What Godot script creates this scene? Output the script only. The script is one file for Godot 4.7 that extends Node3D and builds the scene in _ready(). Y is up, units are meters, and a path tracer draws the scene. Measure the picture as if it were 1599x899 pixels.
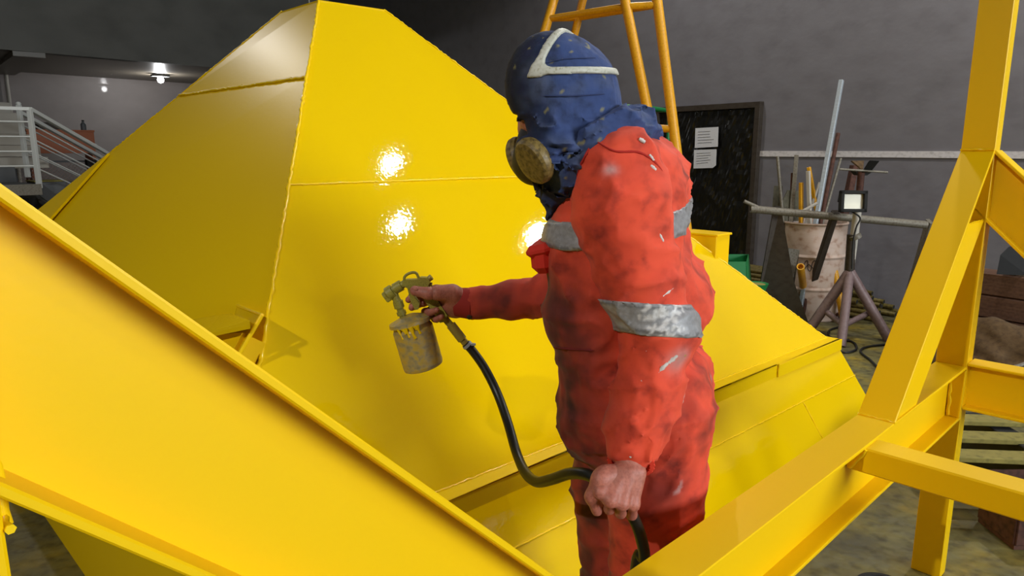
extends Node3D
# A paint hall: a worker in a red coverall sprays a large yellow steel hopper seen through a yellow portal frame.
# World axes: y up, metres; the eye stands at (0, 1.43, 0) and looks towards -z.

var names := {}
var M := {}

func numbered(n: String) -> String:
	var k: int = names.get(n, -1) + 1
	names[n] = k
	return n if k == 0 else "%s_%03d" % [n, k]

func tag(o: Node3D, label: String, category: String, group := "") -> Node3D:
	o.set_meta("label", label)
	o.set_meta("category", category)
	if group != "":
		o.set_meta("group", group)
	return o

func thing(called: String, label: String, category: String, at := Vector3.ZERO, turn := 0.0, group := "") -> Node3D:
	var o := Node3D.new()
	o.name = numbered(called)
	add_child(o)
	o.position = at
	o.rotation.y = turn
	tag(o, label, category, group)
	return o

func dup(src: Node3D, at: Vector3, basis_: Basis, label := "") -> Node3D:
	var r: Node3D = src.duplicate()
	r.name = numbered(str(src.name).split("_0")[0])
	add_child(r)
	r.transform = Transform3D(basis_, at)
	if label != "":
		r.set_meta("label", label)
	return r

# ---------- meshes: triangles are collected in an S, then committed as one MeshInstance3D ----------
class S:
	var v := PackedVector3Array()
	var n := PackedVector3Array()
	var c := PackedColorArray()
	var uv := PackedVector2Array()
	var use_c := false
	func tri(a: Vector3, b: Vector3, d: Vector3) -> void:      # a, b, d counter-clockwise seen from outside
		var nn := (b - a).cross(d - a).normalized()
		v.append_array([a, d, b])
		n.append_array([nn, nn, nn])
	func tri_n(a: Vector3, b: Vector3, d: Vector3, na: Vector3, nb: Vector3, nd: Vector3) -> void:
		v.append_array([a, d, b])
		n.append_array([na, nd, nb])
	func quad(a: Vector3, b: Vector3, d: Vector3, e: Vector3) -> void:
		tri(a, b, d)
		tri(a, d, e)

func commit(s: S, flip_check := true) -> ArrayMesh:
	if flip_check:
		var vol := 0.0
		for i in range(0, s.v.size(), 3):
			vol += s.v[i].dot(s.v[i + 1].cross(s.v[i + 2]))
		if vol > 0.0:
			for i in range(0, s.v.size(), 3):
				var t := s.v[i + 1]
				s.v[i + 1] = s.v[i + 2]
				s.v[i + 2] = t
				var tn := s.n[i + 1]
				s.n[i + 1] = s.n[i + 2]
				s.n[i + 2] = tn
				if s.use_c:
					var tc := s.c[i + 1]
					s.c[i + 1] = s.c[i + 2]
					s.c[i + 2] = tc
			for i in s.n.size():
				s.n[i] = -s.n[i]
	var arr := []
	arr.resize(Mesh.ARRAY_MAX)
	arr[Mesh.ARRAY_VERTEX] = s.v
	arr[Mesh.ARRAY_NORMAL] = s.n
	if s.use_c:
		arr[Mesh.ARRAY_COLOR] = s.c
	var m := ArrayMesh.new()
	m.add_surface_from_arrays(Mesh.PRIMITIVE_TRIANGLES, arr)
	return m

func put(called: String, mesh: Mesh, mat: Material, parent: Node3D = null) -> MeshInstance3D:
	var o := MeshInstance3D.new()
	o.mesh = mesh
	o.material_override = mat
	o.cast_shadow = GeometryInstance3D.SHADOW_CASTING_SETTING_ON
	if parent == null or parent == self:
		o.name = numbered(called)
		add_child(o)
	else:
		o.name = called
		parent.add_child(o, true)
	return o

# s holds world positions; a parent that stands at a place of its own keeps them there
func obj(called: String, s: S, mat: Material, parent: Node3D = null) -> MeshInstance3D:
	var p: Vector3 = origin_of(parent)
	if p != Vector3.ZERO:
		for i in s.v.size():
			s.v[i] -= p
	var c := Vector3.ZERO
	if parent == null or parent == self:     # a thing of one mesh stands at the middle of its base
		var lo := s.v[0]
		var hi := s.v[0]
		for q in s.v:
			lo = lo.min(q)
			hi = hi.max(q)
		c = Vector3((lo.x + hi.x) / 2, lo.y, (lo.z + hi.z) / 2)
		for i in s.v.size():
			s.v[i] -= c
	var o := put(called, commit(s), mat, parent)
	o.position = c
	return o

func origin_of(parent: Node3D) -> Vector3:
	var p := Vector3.ZERO
	var q: Node = parent
	while q != null and q != self and q is Node3D and not q.has_meta("local"):
		p += (q as Node3D).position
		q = q.get_parent()
	if q != null and q.has_meta("local"):
		return Vector3.ZERO
	return p

func struct(called: String, s: S, mat: Material, parent: Node3D = null) -> MeshInstance3D:
	var o := obj(called, s, mat, parent)
	if parent == null:
		o.set_meta("kind", "structure")
	return o

# box with chamfered edges
func box(s: S, at: Vector3, size: Vector3, b := Basis(), ch := 0.0) -> S:
	var h := size / 2
	ch = minf(ch, 0.49 * minf(size.x, minf(size.y, size.z)))
	var P := func(sx: int, sy: int, sz: int, ax: int) -> Vector3:
		var q := Vector3(sx * h.x, sy * h.y, sz * h.z)
		if ax != 0: q.x -= sx * ch
		if ax != 1: q.y -= sy * ch
		if ax != 2: q.z -= sz * ch
		return at + b * q
	for g in [-1, 1]:
		var f := func(a, b2, c2, d2):
			if g > 0: s.quad(a, b2, c2, d2)
			else: s.quad(d2, c2, b2, a)
		f.call(P.call(g, -1, -1, 0), P.call(g, 1, -1, 0), P.call(g, 1, 1, 0), P.call(g, -1, 1, 0))
		f.call(P.call(-1, g, -1, 1), P.call(-1, g, 1, 1), P.call(1, g, 1, 1), P.call(1, g, -1, 1))
		f.call(P.call(-1, -1, g, 2), P.call(1, -1, g, 2), P.call(1, 1, g, 2), P.call(-1, 1, g, 2))
	if ch > 0.0:
		for i in [-1, 1]:
			for j in [-1, 1]:
				var e := func(a, b2, c2, d2):
					if i * j > 0: s.quad(a, b2, c2, d2)
					else: s.quad(d2, c2, b2, a)
				e.call(P.call(i, j, -1, 0), P.call(i, j, -1, 1), P.call(i, j, 1, 1), P.call(i, j, 1, 0))
				e.call(P.call(-1, i, j, 1), P.call(-1, i, j, 2), P.call(1, i, j, 2), P.call(1, i, j, 1))
				e.call(P.call(j, -1, i, 2), P.call(j, -1, i, 0), P.call(j, 1, i, 0), P.call(j, 1, i, 2))
				for k in [-1, 1]:
					if i * j * k > 0: s.tri(P.call(i, j, k, 0), P.call(i, j, k, 1), P.call(i, j, k, 2))
					else: s.tri(P.call(i, j, k, 2), P.call(i, j, k, 1), P.call(i, j, k, 0))
	return s

func frame_of(d: Vector3, up := Vector3.UP) -> Basis:   # x along d, y as near up as can be
	var x := d.normalized()
	if absf(x.dot(up)) > 0.999:
		up = Vector3.RIGHT
	var z := x.cross(up).normalized()
	return Basis(x, z.cross(x).normalized(), z)

# square bar between two points: h along up, w across
func bar(s: S, a: Vector3, b: Vector3, h: float, w: float, up := Vector3.UP, ch := 0.002) -> S:
	return box(s, (a + b) / 2, Vector3(a.distance_to(b), h, w), frame_of(b - a, up), ch)

func smooth_path(pts: Array, per := 6) -> PackedVector3Array:
	var out := PackedVector3Array()
	var n := pts.size()
	for i in n - 1:
		var p0: Vector3 = pts[maxi(i - 1, 0)]
		var p1: Vector3 = pts[i]
		var p2: Vector3 = pts[i + 1]
		var p3: Vector3 = pts[mini(i + 2, n - 1)]
		for k in per:
			out.append(p1.cubic_interpolate(p2, p0, p3, float(k) / per))
	out.append(pts[n - 1])
	return out

func tube(s: S, pts: PackedVector3Array, r, seg := 10, hollow := 0.0) -> S:
	var n := pts.size()
	var rings := []
	var side := Vector3.ZERO
	for i in n:
		var d := (pts[mini(i + 1, n - 1)] - pts[maxi(i - 1, 0)]).normalized()
		if side == Vector3.ZERO:
			side = d.cross(Vector3.UP if absf(d.y) < 0.9 else Vector3.RIGHT).normalized()
		side = (side - d * side.dot(d)).normalized()
		var up := side.cross(d)
		var ring := PackedVector3Array()
		for k in seg:
			var a := TAU * k / seg
			ring.append(side * cos(a) + up * sin(a))
		rings.append(ring)
	var rad := func(i: int) -> float: return r[i] if r is Array or r is PackedFloat32Array else r
	for i in n - 1:
		for k in seg:
			var k2 := (k + 1) % seg
			var a: Vector3 = pts[i] + rings[i][k] * rad.call(i)
			var b: Vector3 = pts[i] + rings[i][k2] * rad.call(i)
			var c: Vector3 = pts[i + 1] + rings[i + 1][k2] * rad.call(i + 1)
			var d: Vector3 = pts[i + 1] + rings[i + 1][k] * rad.call(i + 1)
			s.tri_n(a, d, c, rings[i][k], rings[i + 1][k], rings[i + 1][k2])
			s.tri_n(a, c, b, rings[i][k], rings[i + 1][k2], rings[i][k2])
	for e in [0, n - 1]:
		var d: Vector3 = (pts[1] - pts[0]) if e == 0 else (pts[n - 2] - pts[n - 1])
		d = d.normalized()
		for k in seg:
			var k2 := (k + 1) % seg
			var a: Vector3 = pts[e] + rings[e][k] * rad.call(e)
			var b: Vector3 = pts[e] + rings[e][k2] * rad.call(e)
			if hollow > 0.0:       # an open pipe end: a ring and a short bore
				var ai: Vector3 = pts[e] + rings[e][k] * rad.call(e) * hollow
				var bi: Vector3 = pts[e] + rings[e][k2] * rad.call(e) * hollow
				var deep: Vector3 = d * minf(0.06, pts[0].distance_to(pts[n - 1]) * 0.4)
				if e == 0:
					s.quad(a, b, bi, ai)
					s.quad(ai, bi, bi + deep, ai + deep)
					s.tri(ai + deep, bi + deep, pts[e] + deep)
				else:
					s.quad(b, a, ai, bi)
					s.quad(bi, ai, ai + deep, bi + deep)
					s.tri(bi + deep, ai + deep, pts[e] + deep)
			elif e == 0:
				s.tri(a, b, pts[e])
			else:
				s.tri(b, a, pts[e])
	return s

func rod(s: S, a: Vector3, b: Vector3, r: float, seg := 10, hollow := 0.0) -> S:
	return tube(s, PackedVector3Array([a, b]), r, seg, hollow)

# profile of Vector2(radius, height) turned about an axis
func lathe(s: S, at: Vector3, axis: Vector3, prof: Array, seg := 24) -> S:
	var y := axis.normalized()
	var x := y.cross(Vector3.RIGHT if absf(y.x) < 0.8 else Vector3.FORWARD).normalized()
	var z := x.cross(y)
	for i in prof.size() - 1:
		var p: Vector2 = prof[i]
		var q: Vector2 = prof[i + 1]
		for k in seg:
			var a0 := TAU * k / seg
			var a1 := TAU * (k + 1) / seg
			var u0 := x * cos(a0) + z * sin(a0)
			var u1 := x * cos(a1) + z * sin(a1)
			var t := Vector2(q.y - p.y, p.x - q.x).normalized()
			var n0 := (u0 * t.x + y * t.y).normalized()
			var n1 := (u1 * t.x + y * t.y).normalized()
			var A0 := at + u0 * p.x + y * p.y
			var A1 := at + u1 * p.x + y * p.y
			var B0 := at + u0 * q.x + y * q.y
			var B1 := at + u1 * q.x + y * q.y
			if p.x > 0.0: s.tri_n(A0, B1, A1, n0, n1, n1)
			if q.x > 0.0: s.tri_n(A0, B0, B1, n0, n0, n1)
	return s

# flat polygon (world points, any order of turn) given a thickness along t
func prism(s: S, pts: Array, t: Vector3) -> S:
	var b := frame_of(pts[1] - pts[0], t.normalized().cross(pts[1] - pts[0]))
	var nrm := t.normalized()
	var x: Vector3 = (pts[1] - pts[0]).normalized()
	x = (x - nrm * x.dot(nrm)).normalized()
	var y := nrm.cross(x)
	var flat := PackedVector2Array()
	for p in pts:
		flat.append(Vector2((p - pts[0]).dot(x), (p - pts[0]).dot(y)))
	var idx := Geometry2D.triangulate_polygon(flat)
	var area := 0.0
	for i in flat.size():
		area += flat[i].cross(flat[(i + 1) % flat.size()])
	for i in range(0, idx.size(), 3):
		var a: Vector3 = pts[idx[i]]
		var c: Vector3 = pts[idx[i + 1]]
		var d: Vector3 = pts[idx[i + 2]]
		if (flat[idx[i + 1]] - flat[idx[i]]).cross(flat[idx[i + 2]] - flat[idx[i]]) < 0:
			var w := c
			c = d
			d = w
		s.tri(a + t, c + t, d + t)
		s.tri(a, d, c)
	for i in pts.size():
		var a: Vector3 = pts[i]
		var c: Vector3 = pts[(i + 1) % pts.size()]
		if area > 0: s.quad(a, c, c + t, a + t)
		else: s.quad(c, a, a + t, c + t)
	return s

# a lumpy weld bead along a line
func bead(s: S, a: Vector3, b: Vector3, r: float, rng: RandomNumberGenerator) -> S:
	var n := clampi(int(a.distance_to(b) / (r * 2.2)), 3, 260)
	var pts := PackedVector3Array()
	var rad := PackedFloat32Array()
	for i in n + 1:
		pts.append(a.lerp(b, float(i) / n) + Vector3(rng.randf() - .5, rng.randf() - .5, rng.randf() - .5) * r * 0.7)
		rad.append(r * rng.randf_range(0.65, 1.25))
	return tube(s, pts, rad, 6)

# ---------- materials ----------
func noise_tex(seed_: int, freq: float, octaves: int, offs: Array, cols: Array, size := 512, kind := FastNoiseLite.TYPE_SIMPLEX_SMOOTH) -> NoiseTexture2D:
	var f := FastNoiseLite.new()
	f.seed = seed_
	f.noise_type = kind
	f.frequency = freq
	f.fractal_octaves = octaves
	var g := Gradient.new()
	g.offsets = PackedFloat32Array(offs)
	g.colors = PackedColorArray(cols)
	var t := NoiseTexture2D.new()
	t.width = size
	t.height = size
	t.seamless = true
	t.noise = f
	t.color_ramp = g
	return t

func bump_tex(seed_: int, freq: float, octaves: int, strength: float, size := 512, kind := FastNoiseLite.TYPE_SIMPLEX_SMOOTH) -> NoiseTexture2D:
	var f := FastNoiseLite.new()
	f.seed = seed_
	f.noise_type = kind
	f.frequency = freq
	f.fractal_octaves = octaves
	var t := NoiseTexture2D.new()
	t.width = size
	t.height = size
	t.seamless = true
	t.as_normal_map = true
	t.bump_strength = strength
	t.noise = f
	return t

func mat(col: Color, rough: float, metal := 0.0) -> StandardMaterial3D:
	var m := StandardMaterial3D.new()
	m.albedo_color = col
	m.roughness = rough
	m.metallic = metal
	return m

func tri(m: StandardMaterial3D, scale_: float, albedo: Texture2D = null, normal: Texture2D = null, nscale := 1.0, world := false) -> StandardMaterial3D:
	m.uv1_triplanar = true
	m.uv1_world_triplanar = world
	m.uv1_scale = Vector3.ONE * scale_
	if albedo:
		m.albedo_texture = albedo
	if normal:
		m.normal_enabled = true
		m.normal_texture = normal
		m.normal_scale = nscale
	return m

# ---------- distance fields meshed as surface nets ----------
class Field:
	var a := PackedVector3Array()
	var b := PackedVector3Array()
	var ra := PackedFloat32Array()
	var rb := PackedFloat32Array()
	var k := 0.03
	var shape: Callable           # (p, d) -> d with folds, cuts and the like
	var reach := 0.02                 # how far shape() may move the surface
	func bone(p: Vector3, q: Vector3, r: float, r2 := -1.0) -> void:
		a.append(p)
		b.append(q)
		ra.append(r)
		rb.append(r if r2 < 0 else r2)
	func chain(pts: Array, rs: Array) -> void:
		for i in pts.size() - 1:
			bone(pts[i], pts[i + 1], rs[i], rs[i + 1])
	func one(i: int, p: Vector3) -> float:
		var ab := b[i] - a[i]
		var t := clampf((p - a[i]).dot(ab) / maxf(ab.length_squared(), 1e-9), 0.0, 1.0)
		return p.distance_to(a[i] + ab * t) - lerpf(ra[i], rb[i], t)
	func at(p: Vector3, act: PackedInt32Array) -> float:
		var d := 1e3
		for i in act:
			var ab := b[i] - a[i]
			var t := clampf((p - a[i]).dot(ab) / maxf(ab.length_squared(), 1e-9), 0.0, 1.0)
			var e := p.distance_to(a[i] + ab * t) - lerpf(ra[i], rb[i], t)
			var h := maxf(k - absf(d - e), 0.0) / k
			d = minf(d, e) - h * h * k * 0.25
		if shape.is_valid():
			d = shape.call(p, d)
		return d
	func all() -> PackedInt32Array:
		return PackedInt32Array(range(a.size()))

func mesh_field(s: S, f: Field, cell: float, tint = null) -> S:
	var lo := Vector3.ONE * 1e9
	var hi := -lo
	for i in f.a.size():
		var r := maxf(f.ra[i], f.rb[i]) + f.reach + 2 * cell
		lo = lo.min(f.a[i] - Vector3.ONE * r).min(f.b[i] - Vector3.ONE * r)
		hi = hi.max(f.a[i] + Vector3.ONE * r).max(f.b[i] + Vector3.ONE * r)
	var B := 5
	var nb := Vector3i(((hi - lo) / (cell * B)).ceil())
	var N := nb * B + Vector3i.ONE
	var val := PackedFloat32Array()
	val.resize(N.x * N.y * N.z)
	val.fill(1e6)
	var vid := PackedInt32Array()
	vid.resize(N.x * N.y * N.z)
	vid.fill(-1)
	var blocks := []
	var hd := cell * B * 0.8661
	var sy := N.x
	var sz := N.x * N.y
	for bz in nb.z:
		for by in nb.y:
			for bx in nb.x:
				var c := lo + Vector3(bx + .5, by + .5, bz + .5) * cell * B
				var act := PackedInt32Array()
				var dm := 1e9
				var ds := []
				for i in f.a.size():
					var d := f.one(i, c)
					ds.append(d)
					dm = minf(dm, d)
				if dm > hd + f.k * 0.5 + f.reach or dm < -hd - f.reach - f.k * 0.1:
					continue
				for i in f.a.size():
					if ds[i] < dm + 2 * hd + f.k:
						act.append(i)
				blocks.append(Vector3i(bx, by, bz) * B)
				for z in range(bz * B, bz * B + B + 1):
					for y in range(by * B, by * B + B + 1):
						var o := z * sz + y * sy
						for x in range(bx * B, bx * B + B + 1):
							if val[o + x] > 1e5:
								val[o + x] = f.at(lo + Vector3(x, y, z) * cell, act)
	var pos := PackedVector3Array()
	var offs := [0, 1, sy, sy + 1, sz, sz + 1, sz + sy, sz + sy + 1]
	var E := [[0, 1], [2, 3], [4, 5], [6, 7], [0, 2], [1, 3], [4, 6], [5, 7], [0, 4], [1, 5], [2, 6], [3, 7]]
	var P := [Vector3(0, 0, 0), Vector3(1, 0, 0), Vector3(0, 1, 0), Vector3(1, 1, 0), Vector3(0, 0, 1), Vector3(1, 0, 1), Vector3(0, 1, 1), Vector3(1, 1, 1)]
	var cells := PackedInt32Array()
	var quads := PackedInt32Array()
	for b0 in blocks:
		for z in range(b0.z, b0.z + B):
			for y in range(b0.y, b0.y + B):
				for x in range(b0.x, b0.x + B):
					var o: int = z * sz + y * sy + x
					var mask := 0
					for i in 8:
						if val[o + offs[i]] < 0.0:
							mask |= 1 << i
					if mask == 0 or mask == 255:
						continue
					var sum := Vector3.ZERO
					var n := 0
					for e in E:
						var i0: int = e[0]
						var i1: int = e[1]
						if ((mask >> i0) & 1) != ((mask >> i1) & 1):
							var v0 := val[o + offs[i0]]
							var v1 := val[o + offs[i1]]
							sum += (P[i0] as Vector3).lerp(P[i1], v0 / (v0 - v1))
							n += 1
					vid[o] = pos.size()
					pos.append(lo + (Vector3(x, y, z) + sum / n) * cell)
					cells.append(o)
	for o in cells:
		var i0 := val[o] < 0.0
		for ax in 3:
			var st: int = [1, sy, sz][ax]
			if (val[o + st] < 0.0) == i0:
				continue
			var s1: int = [sy, sz, 1][ax]
			var s2: int = [sz, 1, sy][ax]
			if o - s1 - s2 < 0:
				continue
			var q0 := vid[o - s1 - s2]
			var q1 := vid[o - s2]
			var q2 := vid[o]
			var q3 := vid[o - s1]
			if q0 < 0 or q1 < 0 or q2 < 0 or q3 < 0:
				continue
			if i0: quads.append_array([q0, q1, q2, q3])
			else: quads.append_array([q3, q2, q1, q0])
	var nor := PackedVector3Array()
	nor.resize(pos.size())
	for i in range(0, quads.size(), 4):
		var nn := (pos[quads[i + 2]] - pos[quads[i]]).cross(pos[quads[i + 3]] - pos[quads[i + 1]])
		for j in 4:
			nor[quads[i + j]] += nn
	for i in nor.size():
		nor[i] = nor[i].normalized()
	var col := PackedColorArray()
	if tint != null:
		s.use_c = true
		for i in pos.size():
			col.append(tint.call(pos[i], nor[i]))
	for i in range(0, quads.size(), 4):
		var a := quads[i]
		var b := quads[i + 1]
		var c := quads[i + 2]
		var d := quads[i + 3]
		s.tri_n(pos[a], pos[b], pos[c], nor[a], nor[b], nor[c])
		s.tri_n(pos[a], pos[c], pos[d], nor[a], nor[c], nor[d])
		if tint != null:
			s.c.append_array([col[a], col[c], col[b], col[a], col[d], col[c]])
	return s

# ---------- the scene ----------
const U := Vector3(0.739, 0, -0.674)          # along the hopper's front base
const V := Vector3(-0.711, 0, -0.703)         # along its left base
const NH := Vector3(0.674, 0, 0.739)          # level outward direction of its front
const NL := Vector3(-0.703, 0, 0.711)         # and of its left side
const WD := Vector3(0.595, 0, 0.803)          # along the grey wall, towards the eye
const WN := Vector3(-0.803, 0, 0.595)         # out of the grey wall, into the hall
const LD := Vector3(0.683, 0, -0.731)         # along the left wall, away from the eye
const LN := Vector3(0.731, 0, 0.683)          # out of the left wall, into the hall

func _ready() -> void:
	var cam := Camera3D.new()
	cam.name = "camera"
	cam.position = Vector3(0, 1.43, 0)
	cam.rotation_degrees = Vector3(-11.1, 0, 0)
	cam.fov = rad_to_deg(2.0 * atan(449.5 / 1100.0))
	cam.near = 0.02
	cam.far = 100.0
	add_child(cam)
	var we := WorldEnvironment.new()
	we.name = "surroundings"
	var env := Environment.new()
	env.background_mode = Environment.BG_COLOR
	env.background_color = Color(0.05, 0.055, 0.06)
	env.tonemap_mode = Environment.TONE_MAPPER_LINEAR
	env.tonemap_exposure = 1.0
	env.sdfgi_enabled = true
	env.ssao_enabled = true
	env.ssil_enabled = true
	we.environment = env
	add_child(we)
	make_materials()
	daylight()
	hall_lamps()
	hall()
	hopper()
	portal_frame()
	worker()
	spray_gun()
	air_hose()
	wall_things()
	pipe_pile()
	pipe_stand()
	right_stack()
	ladder_tower()
	green_things()
	left_bay()

func make_materials() -> void:
	# wet yellow enamel: glossy, with the slight orange peel of fresh spray
	var peel := bump_tex(3, 0.05, 3, 1.6)
	M.wet = tri(mat(Color(0.905, 0.75, 0.012), 0.02), 3.0, null, peel, 0.17, true)
	M.dusty = tri(mat(Color(0.93, 0.775, 0.012), 0.36), 2.5, null, peel, 0.12, true)
	M.dusty.metallic_specular = 0.25
	M.paint = tri(mat(Color(0.955, 0.775, 0.012), 0.4), 3.0, null, peel, 0.08, true)
	M.paint.metallic_specular = 0.35
	M.weld = mat(Color(0.97, 0.80, 0.06), 0.16)
	M.tubeyellow = tri(mat(Color(0.86, 0.62, 0.06), 0.42), 6.0, noise_tex(5, 0.02, 4, [0.0, 0.3, 1.0], [Color(0.6, 0.5, 0.4), Color(0.95, 0.95, 0.95), Color(1, 1, 1)]))
	M.wall = tri(mat(Color(0.425, 0.42, 0.445), 0.62), 0.3, noise_tex(11, 0.012, 5, [0.0, 0.28, 0.5, 0.75, 1.0], [Color(0.86, 0.86, 0.86), Color(0.94, 0.935, 0.935), Color(0.97, 0.97, 0.97), Color(0.99, 0.99, 0.99), Color(1, 1, 1)], 1024), bump_tex(12, 0.05, 4, 1.5), 0.25, true)
	M.fascia = tri(mat(Color(0.48, 0.475, 0.455), 0.75), 0.3, noise_tex(13, 0.01, 5, [0.0, 0.5, 1.0], [Color(0.85, 0.85, 0.85), Color(0.95, 0.95, 0.95), Color(1, 1, 1)]), null, 1.0, true)
	M.stripe = tri(mat(Color(0.78, 0.77, 0.78), 0.6), 1.5, noise_tex(14, 0.03, 4, [0.0, 0.4, 1.0], [Color(0.7, 0.7, 0.7), Color(0.97, 0.97, 0.97), Color(1, 1, 1)]))
	M.lilac = tri(mat(Color(0.50, 0.47, 0.455), 0.6), 0.5, noise_tex(15, 0.01, 3, [0.0, 1.0], [Color(0.93, 0.92, 0.92), Color(1, 1, 1)]), null, 1.0, true)
	M.lilac.clearcoat_enabled = true
	M.lilac.clearcoat = 0.5
	M.lilac.clearcoat_roughness = 0.025
	M.soffit = mat(Color(0.42, 0.39, 0.34), 0.4)
	# concrete with yellow overspray
	M.floor = tri(mat(Color(1, 1, 1), 0.62), 0.30, noise_tex(21, 0.008, 6, [0.0, 0.3, 0.5, 0.62, 0.75, 0.88, 1.0], [Color(0.29, 0.28, 0.20), Color(0.37, 0.35, 0.22), Color(0.42, 0.39, 0.21), Color(0.45, 0.41, 0.20), Color(0.50, 0.44, 0.17), Color(0.57, 0.49, 0.11), Color(0.66, 0.56, 0.06)], 1024), bump_tex(22, 0.06, 5, 3.0), 0.5, true)
	M.floor.detail_enabled = true
	M.floor.detail_blend_mode = BaseMaterial3D.BLEND_MODE_MUL
	M.floor.detail_uv_layer = BaseMaterial3D.DETAIL_UV_1
	M.floor.detail_albedo = noise_tex(23, 0.09, 4, [0.0, 0.3, 0.45, 1.0], [Color(0.6, 0.58, 0.55), Color(0.85, 0.85, 0.83), Color(0.96, 0.96, 0.95), Color(1, 1, 1)], 512)
	M.red = tri(mat(Color(1, 1, 1), 0.85), 1.3, noise_tex(31, 0.010, 5, [0.0, 0.2, 0.36, 0.5, 0.8, 1.0], [Color(0.42, 0.34, 0.32), Color(0.72, 0.64, 0.62), Color(0.90, 0.86, 0.85), Color(0.98, 0.97, 0.97), Color(1, 1, 1), Color(1, 1, 1)], 1024), bump_tex(33, 0.010, 3, 6.0, 1024), 0.32)
	M.red.vertex_color_use_as_albedo = true
	M.red.rim_enabled = true
	M.red.rim = 0.1
	M.red.rim_tint = 0.6
	M.band = tri(mat(Color(1, 1, 1), 0.42), 5.0, noise_tex(32, 0.03, 4, [0.0, 0.55, 0.66, 0.7, 1.0], [Color(0.82, 0.8, 0.78), Color(0.94, 0.94, 0.94), Color(1, 1, 1), Color(1, 1, 1), Color(1, 1, 1)]), bump_tex(34, 0.03, 4, 3.0), 0.08)
	M.band.vertex_color_use_as_albedo = true
	M.blue = tri(mat(Color(1, 1, 1), 0.9), 3.0, noise_tex(35, 0.016, 5, [0.0, 0.3, 0.5, 1.0], [Color(0.5, 0.5, 0.5), Color(0.82, 0.82, 0.82), Color(0.96, 0.96, 0.96), Color(1, 1, 1)], 512), bump_tex(36, 0.03, 5, 4.0), 0.4)
	M.blue.vertex_color_use_as_albedo = true
	M.skin = tri(mat(Color(0.74, 0.47, 0.40), 0.55), 9.0, noise_tex(37, 0.03, 4, [0.0, 0.5, 1.0], [Color(0.78, 0.7, 0.68), Color(0.95, 0.93, 0.93), Color(1, 1, 1)]), bump_tex(38, 0.06, 4, 3.0), 0.35)
	M.skin.subsurf_scatter_enabled = true
	M.skin.subsurf_scatter_strength = 0.12
	M.skin.vertex_color_use_as_albedo = true
	M.strap = tri(mat(Color(0.74, 0.74, 0.70), 0.5), 8.0, noise_tex(39, 0.03, 3, [0.0, 0.35, 1.0], [Color(0.6, 0.57, 0.4), Color(0.95, 0.95, 0.93), Color(1, 1, 1)]))
	M.olive = tri(mat(Color(0.52, 0.44, 0.24), 0.5), 6.0, noise_tex(40, 0.03, 4, [0.0, 0.33, 0.5, 1.0], [Color(0.3, 0.28, 0.26), Color(0.6, 0.58, 0.55), Color(0.95, 0.95, 0.93), Color(1, 1, 1)]))
	M.rubber = mat(Color(0.05, 0.05, 0.05), 0.6)
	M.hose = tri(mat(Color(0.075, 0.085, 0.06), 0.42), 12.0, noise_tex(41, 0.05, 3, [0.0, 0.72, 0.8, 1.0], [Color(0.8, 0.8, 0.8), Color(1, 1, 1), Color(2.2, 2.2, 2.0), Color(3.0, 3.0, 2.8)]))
	M.gun = tri(mat(Color(0.64, 0.60, 0.24), 0.5, 0.0), 14.0, noise_tex(42, 0.03, 4, [0.0, 0.4, 1.0], [Color(0.6, 0.58, 0.5), Color(0.92, 0.92, 0.9), Color(1, 1, 1)]))
	M.cup = tri(mat(Color(0.74, 0.68, 0.50), 0.45, 0.1), 6.0, noise_tex(43, 0.014, 5, [0.0, 0.35, 0.5, 0.62, 1.0], [Color(0.62, 0.62, 0.6), Color(0.82, 0.82, 0.82), Color(0.95, 0.9, 0.75), Color(1.0, 0.92, 0.55), Color(1.0, 0.9, 0.4)]))
	M.brass = mat(Color(0.60, 0.54, 0.25), 0.4, 0.2)
	M.black = tri(mat(Color(0.052, 0.05, 0.046), 0.34), 1.5, null, bump_tex(51, 0.006, 2, 6.0), 0.35)
	M.darkmetal = tri(mat(Color(0.23, 0.20, 0.17), 0.62, 0.2), 2.0, noise_tex(52, 0.015, 5, [0.0, 0.4, 1.0], [Color(0.6, 0.5, 0.42), Color(0.9, 0.88, 0.85), Color(1, 1, 1)]))
	M.galv = tri(mat(Color(0.70, 0.74, 0.77), 0.42, 0.3), 3.0, noise_tex(53, 0.03, 3, [0.0, 1.0], [Color(0.85, 0.85, 0.85), Color(1, 1, 1)]))
	M.greysteel = tri(mat(Color(0.48, 0.46, 0.42), 0.55, 0.25), 3.0, noise_tex(54, 0.03, 4, [0.0, 0.4, 1.0], [Color(0.6, 0.52, 0.45), Color(0.9, 0.9, 0.88), Color(1, 1, 1)]))
	M.drum = tri(mat(Color(0.74, 0.67, 0.62), 0.55), 1.6, noise_tex(55, 0.013, 5, [0.0, 0.22, 0.36, 0.5, 1.0], [Color(0.62, 0.48, 0.40), Color(0.82, 0.72, 0.66), Color(0.94, 0.90, 0.87), Color(0.98, 0.96, 0.95), Color(1, 1, 1)]))
	M.cement = tri(mat(Color(0.36, 0.35, 0.29), 0.85), 2.0, noise_tex(56, 0.02, 5, [0.0, 1.0], [Color(0.7, 0.7, 0.68), Color(1, 1, 1)]))
	M.mauve = tri(mat(Color(0.47, 0.40, 0.40), 0.5, 0.1), 3.0, noise_tex(57, 0.02, 4, [0.0, 0.4, 1.0], [Color(0.7, 0.6, 0.55), Color(0.95, 0.93, 0.93), Color(1, 1, 1)]))
	M.rust = tri(mat(Color(0.34, 0.21, 0.16), 0.75, 0.1), 2.5, noise_tex(58, 0.02, 5, [0.0, 0.5, 1.0], [Color(0.55, 0.48, 0.45), Color(0.9, 0.85, 0.82), Color(1, 1, 1)]))
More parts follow.
